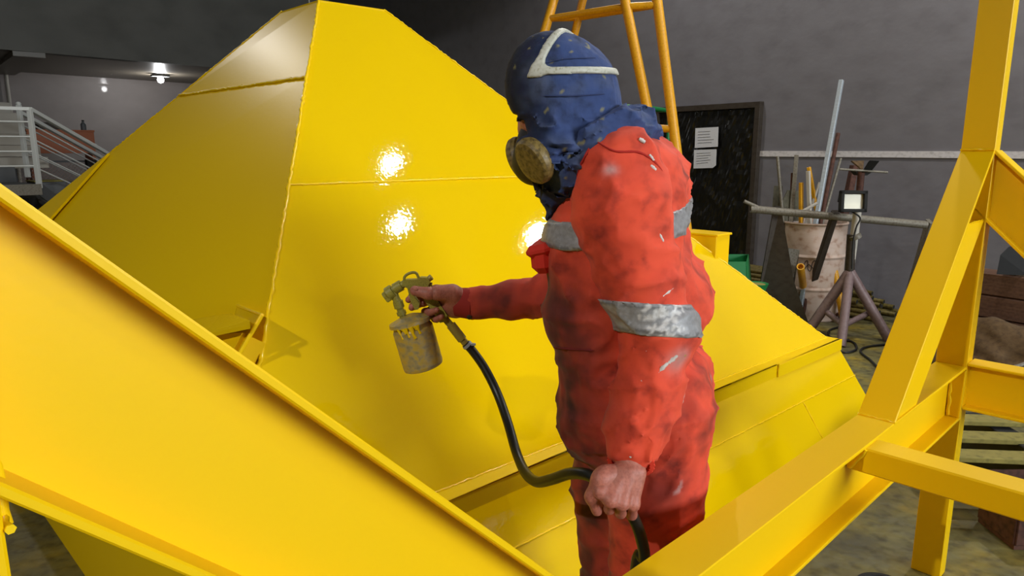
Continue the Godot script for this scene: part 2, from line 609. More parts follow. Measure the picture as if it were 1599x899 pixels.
	M.pipe = tri(mat(Color(0.45, 0.40, 0.20), 0.55, 0.2), 3.0, noise_tex(59, 0.02, 4, [0.0, 0.5, 1.0], [Color(0.55, 0.5, 0.5), Color(0.9, 0.9, 0.85), Color(1, 1, 1)]))
	M.bore = mat(Color(0.03, 0.03, 0.03), 0.8)
	M.wood = tri(mat(Color(0.40, 0.28, 0.21), 0.75), 1.6, noise_tex(60, 0.02, 5, [0.0, 0.5, 1.0], [Color(0.6, 0.55, 0.5), Color(0.9, 0.88, 0.85), Color(1, 1, 1)]))
	M.wood.uv1_scale = Vector3(0.6, 4.0, 4.0)
	M.desk = mat(Color(0.62, 0.32, 0.14), 0.5)
	M.canvas = tri(mat(Color(0.36, 0.28, 0.17), 0.95), 2.5, noise_tex(61, 0.02, 5, [0.0, 0.5, 1.0], [Color(0.55, 0.5, 0.45), Color(0.9, 0.88, 0.85), Color(1, 1, 1)]), bump_tex(62, 0.04, 4, 4.0), 0.5)
	M.slat = tri(mat(Color(0.55, 0.51, 0.24), 0.7), 2.0, noise_tex(63, 0.02, 4, [0.0, 0.5, 1.0], [Color(0.7, 0.7, 0.65), Color(0.95, 0.95, 0.93), Color(1, 1, 1)]))
	M.green = mat(Color(0.06, 0.44, 0.22), 0.45)
	M.white = mat(Color(0.80, 0.81, 0.80), 0.45)
	M.offwhite = mat(Color(0.66, 0.64, 0.60), 0.6)
	M.paper = tri(mat(Color(0.83, 0.84, 0.86), 0.6), 6.0, noise_tex(64, 0.03, 3, [0.0, 0.5, 1.0], [Color(0.86, 0.86, 0.88), Color(0.96, 0.96, 0.97), Color(1, 1, 1)]))
	M.ink = mat(Color(0.38, 0.39, 0.42), 0.8)
	M.glassface = mat(Color(0.80, 0.78, 0.68), 0.25)
	M.gray = mat(Color(0.33, 0.34, 0.35), 0.6)
	M.scribble = mat(Color(0.12, 0.10, 0.10), 0.8)

func glow(col: Color, e: float) -> StandardMaterial3D:
	var m := mat(Color(0.9, 0.9, 0.9), 0.5)
	m.emission_enabled = true
	m.emission = col
	m.emission_energy_multiplier = e
	return m

# ---------- light ----------
const P2 := Vector3(9.46, 0, 1.93)            # where the grey wall ends, right of the eye
const P3 := Vector3(1.5, 0, 12.5)
const P4 := Vector3(-19.0, 0, -0.2)

func daylight() -> void:
	# unseen frosted glazing, added behind and right of the eye as soft key light
	var d := (P3 - P2).normalized()
	var inward := Vector3(-d.z, 0, d.x)
	if inward.dot(-P2) < 0:
		inward = -inward
	var c := P2 + d * 2.7 + Vector3(0, 2.5, 0)
	var b := Basis(d, Vector3.UP, d.cross(Vector3.UP))
	var w := thing("window_1", "unseen frosted window added for soft light from the right", "window", c + inward * 0.02 - Vector3(0, 1.5, 0))
	w.set_meta("kind", "structure")
	for i in 3:
		obj("pane", box(S.new(), c + d * (i - 1) * 1.75 + inward * 0.03, Vector3(1.68, 2.9, 0.03), b), glow(Color(0.93, 0.97, 1.0), 1.2), w)
	for i in 4:
		obj("mullion", box(S.new(), c + d * (i - 1.5) * 1.75 + inward * 0.05, Vector3(0.06, 3.0, 0.08), b), M.gray, w)
	var l := AreaLight3D.new()
	l.name = "added_window_light"
	l.area_size = Vector2(5.2, 2.9)
	l.light_energy = 128.0
	l.light_color = Color(0.95, 0.98, 1.0)
	l.shadow_enabled = true
	add_child(l)
	l.look_at_from_position(c + inward * 0.12, c + inward * 3.0 - Vector3(0, 0.9, 0))
	l.area_range = 60.0

func hall_lamps() -> void:
	# high-bay lamps on roof rods; the deep and rear-left ones are added fill
	var spots := [[Vector3(1.468, 4.4, -3.394), 1.4, "high-bay lamp above the hopper's right slope, nearer its top"], [Vector3(1.91, 4.4, -3.102), 1.9, "high-bay lamp above the hopper's right slope, nearer the worker"], [Vector3(3.355, 4.4, -4.105), 7.0, "high-bay lamp close to the grey wall, above the oil drum side"], [Vector3(0.9, 5.0, -7.2), 7.0, "added fill lamp deep in the hall behind the yellow trestle"], [Vector3(-4.55, 4.4, -6.04), 4.0, "high-bay lamp over the left face of the hopper, deep in the hall"], [Vector3(-2.8, 4.4, 2.2), 16.0, "added fill lamp over the left half of the hall, behind the eye"], [Vector3(4.6, 4.4, 1.2), 3.0, "high-bay lamp near the frosted window, behind the eye"]]
	for q in spots:
		var at: Vector3 = q[0]
		var t := thing("high_bay_lamp", q[2], "lamp", at, 0.0, "high-bay lamps of the hall")
		obj("shade", lathe(S.new(), at, Vector3.UP, [Vector2(0.165, 0.0), Vector2(0.17, 0.01), Vector2(0.15, 0.06), Vector2(0.07, 0.13), Vector2(0.06, 0.2), Vector2(0.0, 0.21)]), M.gray, t)
		obj("glowing_lens", lathe(S.new(), at, Vector3.UP, [Vector2(0.0, -0.012), Vector2(0.055, -0.01), Vector2(0.07, 0.004), Vector2(0.07, 0.02), Vector2(0.0, 0.02)]), glow(Color(1.0, 0.98, 0.94), 22.0), t)
		obj("hanging_rod", rod(S.new(), at + Vector3(0, 0.2, 0), Vector3(at.x, 6.5, at.z), 0.008, 6), M.gray, t)
		var l := SpotLight3D.new()
		l.name = "high_bay_light"
		l.light_energy = q[1]
		l.light_color = Color(1.0, 0.98, 0.95)
		l.light_size = 0.055
		l.spot_angle = 80.0
		l.spot_angle_attenuation = 0.4
		l.spot_range = 40.0
		l.spot_attenuation = 2.0
		l.shadow_enabled = true
		add_child(l)
		l.look_at_from_position(at - Vector3(0, 0.03, 0), at - Vector3(0, 2, 0), Vector3.RIGHT)

# ---------- the setting ----------
func wall_slab(a: Vector3, b: Vector3, y0: float, y1: float, out_dir: Vector3, t := 0.25) -> S:
	var s := S.new()
	var m := (a + b) / 2 + out_dir * t / 2
	m.y = (y0 + y1) / 2
	var d := (b - a).normalized()
	return box(s, m, Vector3(a.distance_to(b), y1 - y0, t), Basis(d, Vector3.UP, d.cross(Vector3.UP)))

func hall() -> void:
	var top := 6.5
	var corner := Vector3(-3.98, 0, -16.2)
	var bay := -LN * 3.77
	struct("floor", box(S.new(), Vector3(-4, -0.15, -4), Vector3(60, 0.3, 60)), M.floor)
	var w := struct("wall_back", wall_slab(corner + WN * 0.0 - WD * 5.0, P2 + WD * 0.3, -0.1, top + 0.2, -WN), M.wall)
	var st := obj("painted_stripe", box(S.new(), Vector3(1.13, 1.39, -9.305), Vector3(0.02, 0.055, 17.0), Basis(WN, Vector3.UP, WN.cross(Vector3.UP))), M.stripe, w)
	st.set_meta("label", "thin white line painted along the grey wall")
	struct("wall_right", wall_slab(P2 - (P3 - P2).normalized() * 0.4, P3, -0.1, top + 0.2, Vector3(0.8, 0, 0.6)), M.wall)
	struct("wall_front", wall_slab(P3, P4, -0.1, top + 0.2, Vector3(-0.53, 0, 0.85)), M.lilac)
	struct("wall_left", wall_slab(corner - LD * 19.5, corner, 3.0, top + 0.2, -LN, 0.2), M.fascia)
	struct("wall_bay", wall_slab(corner + bay - LD * 26.0, corner + bay + LD * 2.0, -0.1, 3.3, -LN, 0.2), M.lilac)
	struct("ceiling_bay", box(S.new(), corner + bay * 0.5 + LN * -0.12 - LD * 12 + Vector3(0, 3.12, 0), Vector3(28, 0.24, 3.9), Basis(LD, Vector3.UP, LD.cross(Vector3.UP))), M.soffit)
	struct("wall_side", wall_slab(corner - LD * 22 + LN * 1.0, corner + bay * 1.1 - LD * 22.0, -0.1, top + 0.2, -LD, 0.2), M.lilac)
	struct("wall_end", wall_slab(P4 - LN * 2, P4 + LN * 4.0, -0.1, top + 0.2, -LD, 0.2), M.lilac)
	var tr := struct("trim_1", bar(S.new(), Vector3(-7.901, 2.96, -12.05), Vector3(-10.3, 2.96, -14.78), 0.08, 0.45), M.soffit)
	tr.set_meta("label", "shallow beam under the ceiling of the low bay")
	struct("ceiling", box(S.new(), Vector3(-4, top + 0.3, -4), Vector3(60, 0.2, 60)), M.fascia)

# ---------- the hopper ----------
func plate(s: S, pts: Array, out_n: Vector3, t := 0.012) -> S:
	return prism(s, pts, -out_n.normalized() * t)

func hopper() -> void:
	var rng := RandomNumberGenerator.new()
	rng.seed = 5
	var A := Vector3(-0.637, 0.5, -1.412)
	var R := Vector3(1.585, 0.5, -3.44)
	var L := Vector3(-3.747, 0.5, -4.487)
	var T := Vector3(-0.772, 2.017, -2.987)
	var TR := Vector3(-0.546, 2.017, -3.184)
	var TL := Vector3(-0.998, 2.017, -3.227)
	var BK := R + (L - A)
	var TB := TR + (TL - T)
	var h := thing("hopper", "large yellow steel hopper standing upside down, freshly sprayed, tapering to a small square top", "hopper", Vector3(-1.0, 0, -4.2))
	var cut := func(p: Vector3, q: Vector3, y: float) -> Vector3: return p.lerp(q, (y - p.y) / (q.y - p.y))
	var nf := (R - A).cross(T - A).normalized()
	if nf.z < 0: nf = -nf
	var nl := (L - A).cross(T - A).normalized()
	if nl.z < 0: nl = -nl
	var yf := 1.32
	var yl := 1.685
	var a1: Vector3 = cut.call(A, T, yf)
	var r1: Vector3 = cut.call(R, TR, yf)
	var a2: Vector3 = cut.call(A, T, yl)
	var l2: Vector3 = cut.call(L, TL, yl)
	var p := obj("front_sheet", plate(S.new(), [A, R, r1, a1], nf), M.wet, h)
	p.set_meta("label", "lower glossy wet sheet of the front face")
	p = obj("front_sheet", plate(S.new(), [a1, r1, TR, T], nf), M.wet, h)
	p.set_meta("label", "upper glossy sheet of the front face")
	p = obj("side_sheet", plate(S.new(), [A, L, l2, a2], nl), M.dusty, h)
	p.set_meta("label", "lower duller sheet of the left face")
	p = obj("side_sheet", plate(S.new(), [a2, l2, TL, T], nl), M.dusty, h)
	p.set_meta("label", "upper duller sheet of the left face")
	obj("back_sheet", plate(S.new(), [R, BK, TB, TR], U + Vector3(0, 0.6, 0)), M.dusty, h)
	obj("back_sheet", plate(S.new(), [L, BK, TB, TL], V + Vector3(0, 0.6, 0)), M.dusty, h)
	# weld seams
	var o := nf * 0.002
	obj("weld_seam", bead(S.new(), a1 + o, r1 + o, 0.0035, rng), M.weld, h)
	obj("weld_seam", bead(S.new(), a2 + nl * 0.003, l2 + nl * 0.003, 0.006, rng), M.dusty, h)
	obj("weld_seam", bead(S.new(), A, T, 0.006, rng), M.weld, h)
	obj("weld_seam", bead(S.new(), R, TR, 0.004, rng), M.weld, h)
	obj("weld_seam", bead(S.new(), L, TL, 0.004, rng), M.dusty, h)
	# square collar round the mouth
	var s := S.new()
	for e in [[T, TR], [TR, TB], [TB, TL], [TL, T]]:
		bar(s, e[0] - Vector3(0, 0.012, 0), e[1] - Vector3(0, 0.012, 0), 0.024, 0.012)
	obj("mouth_collar", s, M.wet, h)
	obj("lifting_wire", rod(S.new(), TL.lerp(T, 0.75), TL.lerp(T, 0.75) + Vector3(0.0, 0.25, 0), 0.003, 6), M.greysteel, h)
	# ledge, band and flared skirt
	var ring := [A, R, BK, L]
	var outs := [NH, U, -NH, NL]
	var corners := func(d: float, y: float, dr := -1.0, dl := 0.03) -> Array:
		var e := d if dr < 0 else dr
		return [Vector3(A.x, y, A.z) + NH * d + NL * dl, Vector3(R.x, y, R.z) + NH * d + U * e, Vector3(BK.x, y, BK.z) - NH * d + U * e, Vector3(L.x, y, L.z) - NH * d + NL * dl]
	var c0 := [A, R, BK, L]
	var c1: Array = corners.call(0.06, 0.5, 0.03)
	var c2: Array = corners.call(0.06, 0.445, 0.03)
	var mid: Array = corners.call(0.06 + 0.2 * 0.3, 0.445 * 0.7, 0.03 + 0.2 * 0.3)
	var c3: Array = corners.call(0.26, 0.0, 0.23)
	for i in 4:
		var j := (i + 1) % 4
		var on: Vector3 = outs[i]
		var m: StandardMaterial3D = M.wet if i == 0 else M.dusty
		obj("ledge", prism(S.new(), [c0[i], c0[j], c1[j], c1[i]], Vector3(0, -0.008, 0)), M.dusty, h)
		if i == 0:      # the rim band of the front is in two lengths with a step at the joint
			var q0: Vector3 = c1[0].lerp(c1[1], 0.79)
			var q1: Vector3 = c2[0].lerp(c2[1], 0.79)
			obj("rim_band", prism(S.new(), [c1[0], q0, q1, c2[0]], -on * 0.01), M.dusty, h)
			obj("rim_band", prism(S.new(), [q0 + on * 0.008, c1[1] + on * 0.008, c2[1] + on * 0.008, q1 + on * 0.008], -on * 0.018), M.dusty, h)
			obj("weld_seam", bead(S.new(), q0 + on * 0.004 + Vector3(0, 0.004, 0), q1 + on * 0.004, 0.005, rng), M.weld, h)
			var k := 0.82
			obj("skirt_sheet", plate(S.new(), [c2[0], c2[1], mid[1], mid[0]], on + Vector3(0, 0.4, 0)), m, h)
			obj("skirt_sheet", plate(S.new(), [mid[0], mid[0].lerp(mid[1], k), c3[0].lerp(c3[1], k), c3[0]], on + Vector3(0, 0.4, 0)), m, h)
			obj("skirt_sheet", plate(S.new(), [mid[0].lerp(mid[1], k), mid[1], c3[1], c3[0].lerp(c3[1], k)], on + Vector3(0, 0.4, 0)), m, h)
			obj("weld_seam", bead(S.new(), mid[0], mid[1], 0.0035, rng), M.weld, h)
			obj("weld_seam", bead(S.new(), mid[0].lerp(mid[1], k), c3[0].lerp(c3[1], k), 0.004, rng), M.weld, h)
			obj("weld_seam", bead(S.new(), A, R, 0.004, rng), M.weld, h)
		else:
			obj("rim_band", prism(S.new(), [c1[i], c1[j], c2[j], c2[i]], -on * 0.01), M.dusty, h)
			obj("skirt_sheet", plate(S.new(), [c2[i], c2[j], c3[j], c3[i]], on + Vector3(0, 0.4, 0)), m, h)
	# stiffening gusset low on the far left edge
	obj("corner_gusset", prism(S.new(), [Vector3(-2.069, 1.406, -3.692), Vector3(-2.672, 1.085, -3.983), Vector3(-3.446, 0.6577, -4.343), Vector3(-2.817, 0.633, -3.696), Vector3(-2.405, 1.077, -3.694)], nl * 0.012), M.dusty, h)
	# box bracket and angle plate on the left face
	var bb := Basis(V, nl, V.cross(nl))
	var bk := obj("bracket_box", prism(S.new(), [Vector3(-0.8915, 0.863, -1.874), Vector3(-0.7348, 0.8995, -1.753), Vector3(-0.7049, 0.9618, -1.783), Vector3(-0.9067, 0.9093, -1.933)], -nl * 0.075), M.paint, h)
	obj("lid", prism(S.new(), [Vector3(-0.9145, 0.9363, -1.915), Vector3(-0.826, 0.9345, -1.826), Vector3(-0.6619, 0.9859, -1.729), Vector3(-0.668, 0.9941, -1.743), Vector3(-0.8101, 0.9552, -1.983), Vector3(-0.8573, 0.9445, -2.019), Vector3(-0.9925, 0.9051, -2.115)], Vector3(0, 0.010, 0)), M.wet, bk)
	obj("angle_plate", prism(S.new(), [Vector3(-0.8106, 0.9754, -2.036), Vector3(-0.6551, 1.006, -1.792), Vector3(-0.7037, 0.9134, -1.753), Vector3(-0.816, 0.8604, -1.932)], V * 0.010), M.wet, h)
	s = S.new()
	rod(s, Vector3(-0.8099, 0.9787, -2.03), Vector3(-0.6491, 1.009, -1.781), 0.005, 8)
	rod(s, Vector3(-0.6491, 1.009, -1.781), Vector3(-0.6999, 0.9162, -1.743), 0.006, 8)
	obj("plate_edge", s, M.weld, h)
	# lifting block on the hidden right face, showing over the edge
	var rb := R.lerp(TR, 0.27)
	var lb := rb + V * 0.13 + Vector3(0.035, 0.03, 0.0)
	var bl := obj("lifting_block", box(S.new(), lb, Vector3(0.2, 0.17, 0.13), Basis(V, Vector3.UP, V.cross(Vector3.UP)), 0.004), M.paint, h)
	obj("cap_plate", box(S.new(), lb + Vector3(0, 0.088, 0), Vector3(0.215, 0.01, 0.145), Basis(V, Vector3.UP, V.cross(Vector3.UP)), 0.002), M.paint, bl)

# ---------- the portal frame of welded I-beams ----------
# its own axes: x along the frame, y up, z towards the near side; the near flange edges lie at z = 0
func ibeam(parent: Node3D, a: Vector3, b: Vector3, up: Vector3, depth: float, width: float, mt: Material, called := "beam", tf := 0.009) -> MeshInstance3D:
	# a to b is the outer middle line of the top flange
	var f := frame_of(b - a, up)
	var m := (a + b) / 2
	var ln := a.distance_to(b)
	var w := obj(called, box(S.new(), m - f.y * depth / 2, Vector3(ln, depth - 2 * tf, 0.007), f), mt, parent)
	obj("flange", box(S.new(), m - f.y * tf / 2, Vector3(ln, tf, width), f, 0.0018), mt, w)
	obj("flange", box(S.new(), m - f.y * (depth - tf / 2), Vector3(ln, tf, width), f, 0.0018), mt, w)
	return w

func portal_frame() -> void:
	var rng := RandomNumberGenerator.new()
	rng.seed = 9
	var r := thing("portal_frame", "yellow welded steel portal frame of I-beams and braces in front of the worker", "steel frame", Vector3(0.309, 0, -1.038), atan2(0.7, 0.715))
	r.set_meta("local", true)
	var P: Material = M.paint
	var W := 0.09
	var zc := -W / 2
	# long level beam, posts at both ends
	var b := ibeam(r, Vector3(-0.885, 0.75, zc), Vector3(1.6, 0.75, zc), Vector3.UP, 0.178, W, P, "level_beam")
	b.set_meta("label", "level I-beam running from the lower edge towards the post")
	obj("weld_bead", bead(S.new(), Vector3(1.585, 0.585, -0.035), Vector3(1.585, 0.735, -0.035), 0.006, rng), M.weld, r)
	obj("stiffener_plate", box(S.new(), Vector3(1.59, 0.66, -0.02), Vector3(0.012, 0.155, 0.038)), P, r)
	var po := obj("post", box(S.new(), Vector3(1.63, 1.3, zc), Vector3(0.06, 2.6, W), Basis(), 0.002), P, r)
	po.set_meta("label", "upright post at the right end of the level beam")
	po = obj("post", box(S.new(), Vector3(-0.925, 0.71, zc), Vector3(0.07, 1.42, W), Basis(), 0.002), P, r)
	po.set_meta("label", "upright post at the left end of the level beam")
	obj("foot_plate", box(S.new(), Vector3(-0.925, 0.006, zc), Vector3(0.16, 0.012, 0.19), Basis(), 0.002), P, po)
	# right brace: a wide plate from the beam up to the post, boxed below
	var a := Vector3(0.925, 0.75, zc)
	var c := Vector3(1.6, 1.43, zc)
	var f := frame_of(c - a, Vector3(-1, 1, 0))
	var br := obj("brace", prism(S.new(), [Vector3(0.929, 0.75, -0.006), Vector3(1.115, 0.75, -0.006), Vector3(1.6, 1.216, -0.006), Vector3(1.528, 1.216, -0.006), Vector3(1.388, 1.216, -0.006)], Vector3(0, 0, -0.075)), P, r)
	br.set_meta("label", "boxed brace leaning up to the right post")
	obj("flange", box(S.new(), (a + c) / 2 - f.y * 0.0045, Vector3(a.distance_to(c), 0.009, W), f, 0.002), P, br)
	obj("weld_bead", bead(S.new(), c + Vector3(-0.004, 0.0, -0.045), c + Vector3(-0.004, 0.0, 0.045), 0.004, rng), M.weld, r)
	obj("weld_bead", bead(S.new(), a + Vector3(0, 0.001, -0.045), a + Vector3(0, 0.001, 0.045), 0.004, rng), M.weld, r)
	obj("weld_bead", bead(S.new(), Vector3(1.41, 1.218, -0.01), Vector3(1.6, 1.218, -0.01), 0.0035, rng), M.weld, r)
	# left brace, nearest the eye
	b = ibeam(r, Vector3(-0.887, 1.43, zc), Vector3(-0.2, 0.757, zc), Vector3(1, 1, 0), 0.158, W, P, "brace", 0.0085)
	b.set_meta("label", "wide I-beam brace sloping down from the left, nearest the viewer")
	obj("weld_bead", bead(S.new(), Vector3(-0.888, 1.185, -0.02), Vector3(-0.888, 1.4, -0.02), 0.0045, rng), M.weld, r)
	obj("weld_bead", bead(S.new(), Vector3(-0.888, 1.19, 0.0), Vector3(-0.888, 1.19, -0.06), 0.0035, rng), M.weld, r)
	# cross members towards the near side
	b = ibeam(r, Vector3(1.64, 0.762, 0.0), Vector3(1.64, 0.762, 1.3), Vector3.UP, 0.155, 0.08, P, "cross_beam")
	b.set_meta("label", "I-beam leaving the right post at waist height")
	b = ibeam(r, Vector3(1.64, 1.43, 0.0), Vector3(1.64, 0.75, 0.72), Vector3(0, 0.72, 0.68), 0.158, 0.08, P, "brace")
	b.set_meta("label", "I-beam brace sloping from the right post down to the cross beam")
	var tb := obj("square_tube", box(S.new(), Vector3(0.765, 0.713, 0.61), Vector3(0.08, 0.062, 1.3), Basis(), 0.004), P, r)
	tb.set_meta("label", "square tube welded across the level beam")
	obj("weld_bead", bead(S.new(), Vector3(0.724, 0.74, 0.0), Vector3(0.724, 0.685, -0.03), 0.006, rng), M.weld, tb)
	obj("tube_leg", box(S.new(), Vector3(0.765, 0.34, 1.23), Vector3(0.06, 0.68, 0.06), Basis(), 0.003), P, r)
	obj("tube_leg", box(S.new(), Vector3(1.64, 0.3, 1.26), Vector3(0.06, 0.6, 0.06), Basis(), 0.003), P, r)

# ---------- the worker ----------
const FW := Vector3(-0.953, 0, -0.302)        # the way he faces
const LT := Vector3(-0.302, 0, 0.953)         # his left, the side towards the eye
var nz := FastNoiseLite.new()
var nz2 := FastNoiseLite.new()
var nf := FastNoiseLite.new()

func torso_bones(f: Field, g := 0.0) -> void:
	var lat := func(c: Vector3, h: float, r: float): f.bone(c - LT * h, c + LT * h, r + g)
	lat.call(Vector3(0.2266, 1.393, -1.5), 0.105, 0.085)       # shoulders and upper back
	lat.call(Vector3(0.2784, 1.361, -1.52), 0.075, 0.095)
	lat.call(Vector3(0.2396, 1.274, -1.5), 0.085, 0.128)
	lat.call(Vector3(0.1929, 1.233, -1.5), 0.07, 0.105)
	lat.call(Vector3(0.243, 1.163, -1.5), 0.085, 0.138)
	lat.call(Vector3(0.2037, 1.078, -1.5), 0.075, 0.118)       # belly
	lat.call(Vector3(0.3326, 1.107, -1.5), 0.07, 0.10)        # cloth bloused at the back above the waist
	lat.call(Vector3(0.2481, 0.9981, -1.5), 0.07, 0.128)        # waist
	lat.call(Vector3(0.2725, 0.9017, -1.5), 0.075, 0.140)       # seat
	lat.call(Vector3(0.3296, 0.9047, -1.5), 0.07, 0.115)
	lat.call(Vector3(0.2237, 0.8565, -1.5), 0.06, 0.105)

func near_arm(f: Field, g := 0.0) -> void:
	f.chain([Vector3(0.2031, 1.391, -1.36), Vector3(0.2049, 1.316, -1.325), Vector3(0.2386, 1.196, -1.315), Vector3(0.2823, 1.078, -1.31), Vector3(0.2622, 0.9886, -1.29), Vector3(0.2381, 0.9082, -1.27), Vector3(0.2304, 0.8809, -1.255)], [0.085 + g, 0.089 + g, 0.078 + g, 0.069 + g, 0.066 + g, 0.059 + g, 0.046 + g])

func far_arm(f: Field, g := 0.0) -> void:
	f.chain([Vector3(0.2699, 1.347, -1.66), Vector3(0.201, 1.194, -1.68), Vector3(0.1075, 1.078, -1.69), Vector3(0.0008, 1.061, -1.71), Vector3(-0.0829, 1.05, -1.73), Vector3(-0.1352, 1.05, -1.74)], [0.085 + g, 0.068 + g, 0.055 + g, 0.049 + g, 0.039 + g, 0.031 + g])

func legs(f: Field, g := 0.0) -> void:
	var kn := Vector3(0.301, 0.4458, -1.41)
	var kf := Vector3(0.2604, 0.3272, -1.58)
	f.chain([Vector3(0.3117, 0.8726, -1.42), Vector3(0.3088, 0.7133, -1.415), kn, Vector3(0.31, 0.30, -1.44), Vector3(0.315, 0.10, -1.45)], [0.116 + g, 0.102 + g, 0.084 + g, 0.074 + g, 0.068 + g])
	f.chain([Vector3(0.2647, 0.8138, -1.57), Vector3(0.2572, 0.6322, -1.575), kf, Vector3(0.25, 0.30, -1.61), Vector3(0.255, 0.10, -1.62)], [0.112 + g, 0.104 + g, 0.082 + g, 0.074 + g, 0.068 + g])

func folds(p: Vector3, d: float) -> float:
	if absf(d) > 0.05:
		return d
	# slanting creases, and finer gathers where the cloth is drawn in
	var q := p + Vector3(1, 0.4, 1) * nz2.get_noise_3d(p.x * 3, p.y * 3, p.z * 3) * 0.16
	var a := nf.get_noise_3d(q.x * 3.0 + q.y * 2.0, q.y * 9.0 - q.x * 5.0, q.z * 3.0 - q.y * 2.0)
	var b := nf.get_noise_3d(q.x * 5.0 + q.y * 6.0 + 40.0, q.y * 11.0 + q.x * 5.0, q.z * 5.0 - q.y * 5.0)
	var ra := 1.0 - minf(1.0, absf(a) * 2.2)
	var rb := 1.0 - minf(1.0, absf(b) * 2.2)
	var e := 0.003 - ra * ra * 0.009 - rb * rb * rb * 0.004
	var waist := exp(-pow((p.y - 1.015) / 0.035, 2.0))
	e += waist * 0.007
	if p.y < 1.0 and p.y > 0.75:   # vertical gathers under the waistband
		e += (absf(nz.get_noise_3d(p.x * 42, p.y * 5, p.z * 42)) - 0.2) * 0.007
	return d + e

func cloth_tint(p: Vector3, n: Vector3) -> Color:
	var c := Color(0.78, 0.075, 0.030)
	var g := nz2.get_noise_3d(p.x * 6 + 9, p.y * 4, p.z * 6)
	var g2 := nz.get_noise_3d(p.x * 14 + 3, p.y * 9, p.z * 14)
	var dirt_and_shade := clampf(0.02 + 0.22 * g + 0.10 * g2, 0.0, 0.4)
	# soil on front and seat; the front's shade is painted in with it
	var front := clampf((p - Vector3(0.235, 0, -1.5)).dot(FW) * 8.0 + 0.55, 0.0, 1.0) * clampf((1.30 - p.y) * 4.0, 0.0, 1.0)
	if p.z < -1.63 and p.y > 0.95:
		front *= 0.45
	dirt_and_shade += front * clampf(0.9 + 0.3 * g2 + 0.35 * g, 0.0, 1.0)
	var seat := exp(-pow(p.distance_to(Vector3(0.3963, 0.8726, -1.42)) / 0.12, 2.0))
	dirt_and_shade += seat * (0.35 + 0.6 * g2)
	dirt_and_shade += exp(-pow(p.distance_to(Vector3(0.3028, 0.7595, -1.31)) / 0.05, 2.0)) * 0.4
	dirt_and_shade += exp(-pow(p.distance_to(Vector3(0.0782, 1.186, -1.45)) / 0.035, 2.0)) * 0.9
	dirt_and_shade += exp(-pow(p.distance_to(Vector3(0.1295, 1.099, -1.38)) / 0.05, 2.0)) * 0.5
	dirt_and_shade += exp(-pow(p.distance_to(Vector3(0.3433, 1.377, -1.45)) / 0.025, 2.0)) * 0.7
	dirt_and_shade += exp(-pow(p.distance_to(Vector3(-0.0306, 1.074, -1.69)) / 0.05, 2.0)) * 0.5
	c = c.lerp(Color(0.05, 0.009, 0.008), clampf(dirt_and_shade, 0.0, 0.92))
	# pale paint smears
	var pale := 0.0
	pale += exp(-pow(p.distance_to(Vector3(0.1749, 1.392, -1.27)) / 0.012, 2.0)) * 0.8
	pale += exp(-pow(p.distance_to(Vector3(0.2984, 1.049, -1.25)) / 0.02, 2.0)) * 0.55
	pale += exp(-pow(p.distance_to(Vector3(0.3095, 1.064, -1.25)) / 0.014, 2.0)) * 0.6
	if g2 > 0.62 and g > 0.2:
		pale += 0.4
	return c.lerp(Color(0.5, 0.45, 0.44), clampf(pale, 0.0, 0.8))

func band_mesh(f: Field, c: Vector3, n: Vector3, half: float, cell: float, tint: Callable) -> S:
	f.shape = func(p: Vector3, d: float) -> float:
		return maxf(lerpf(d, folds(p, d), 0.8) - 0.004, absf((p - c).dot(n)) - half)
	f.reach = 0.03
	return mesh_field(S.new(), f, cell, tint)

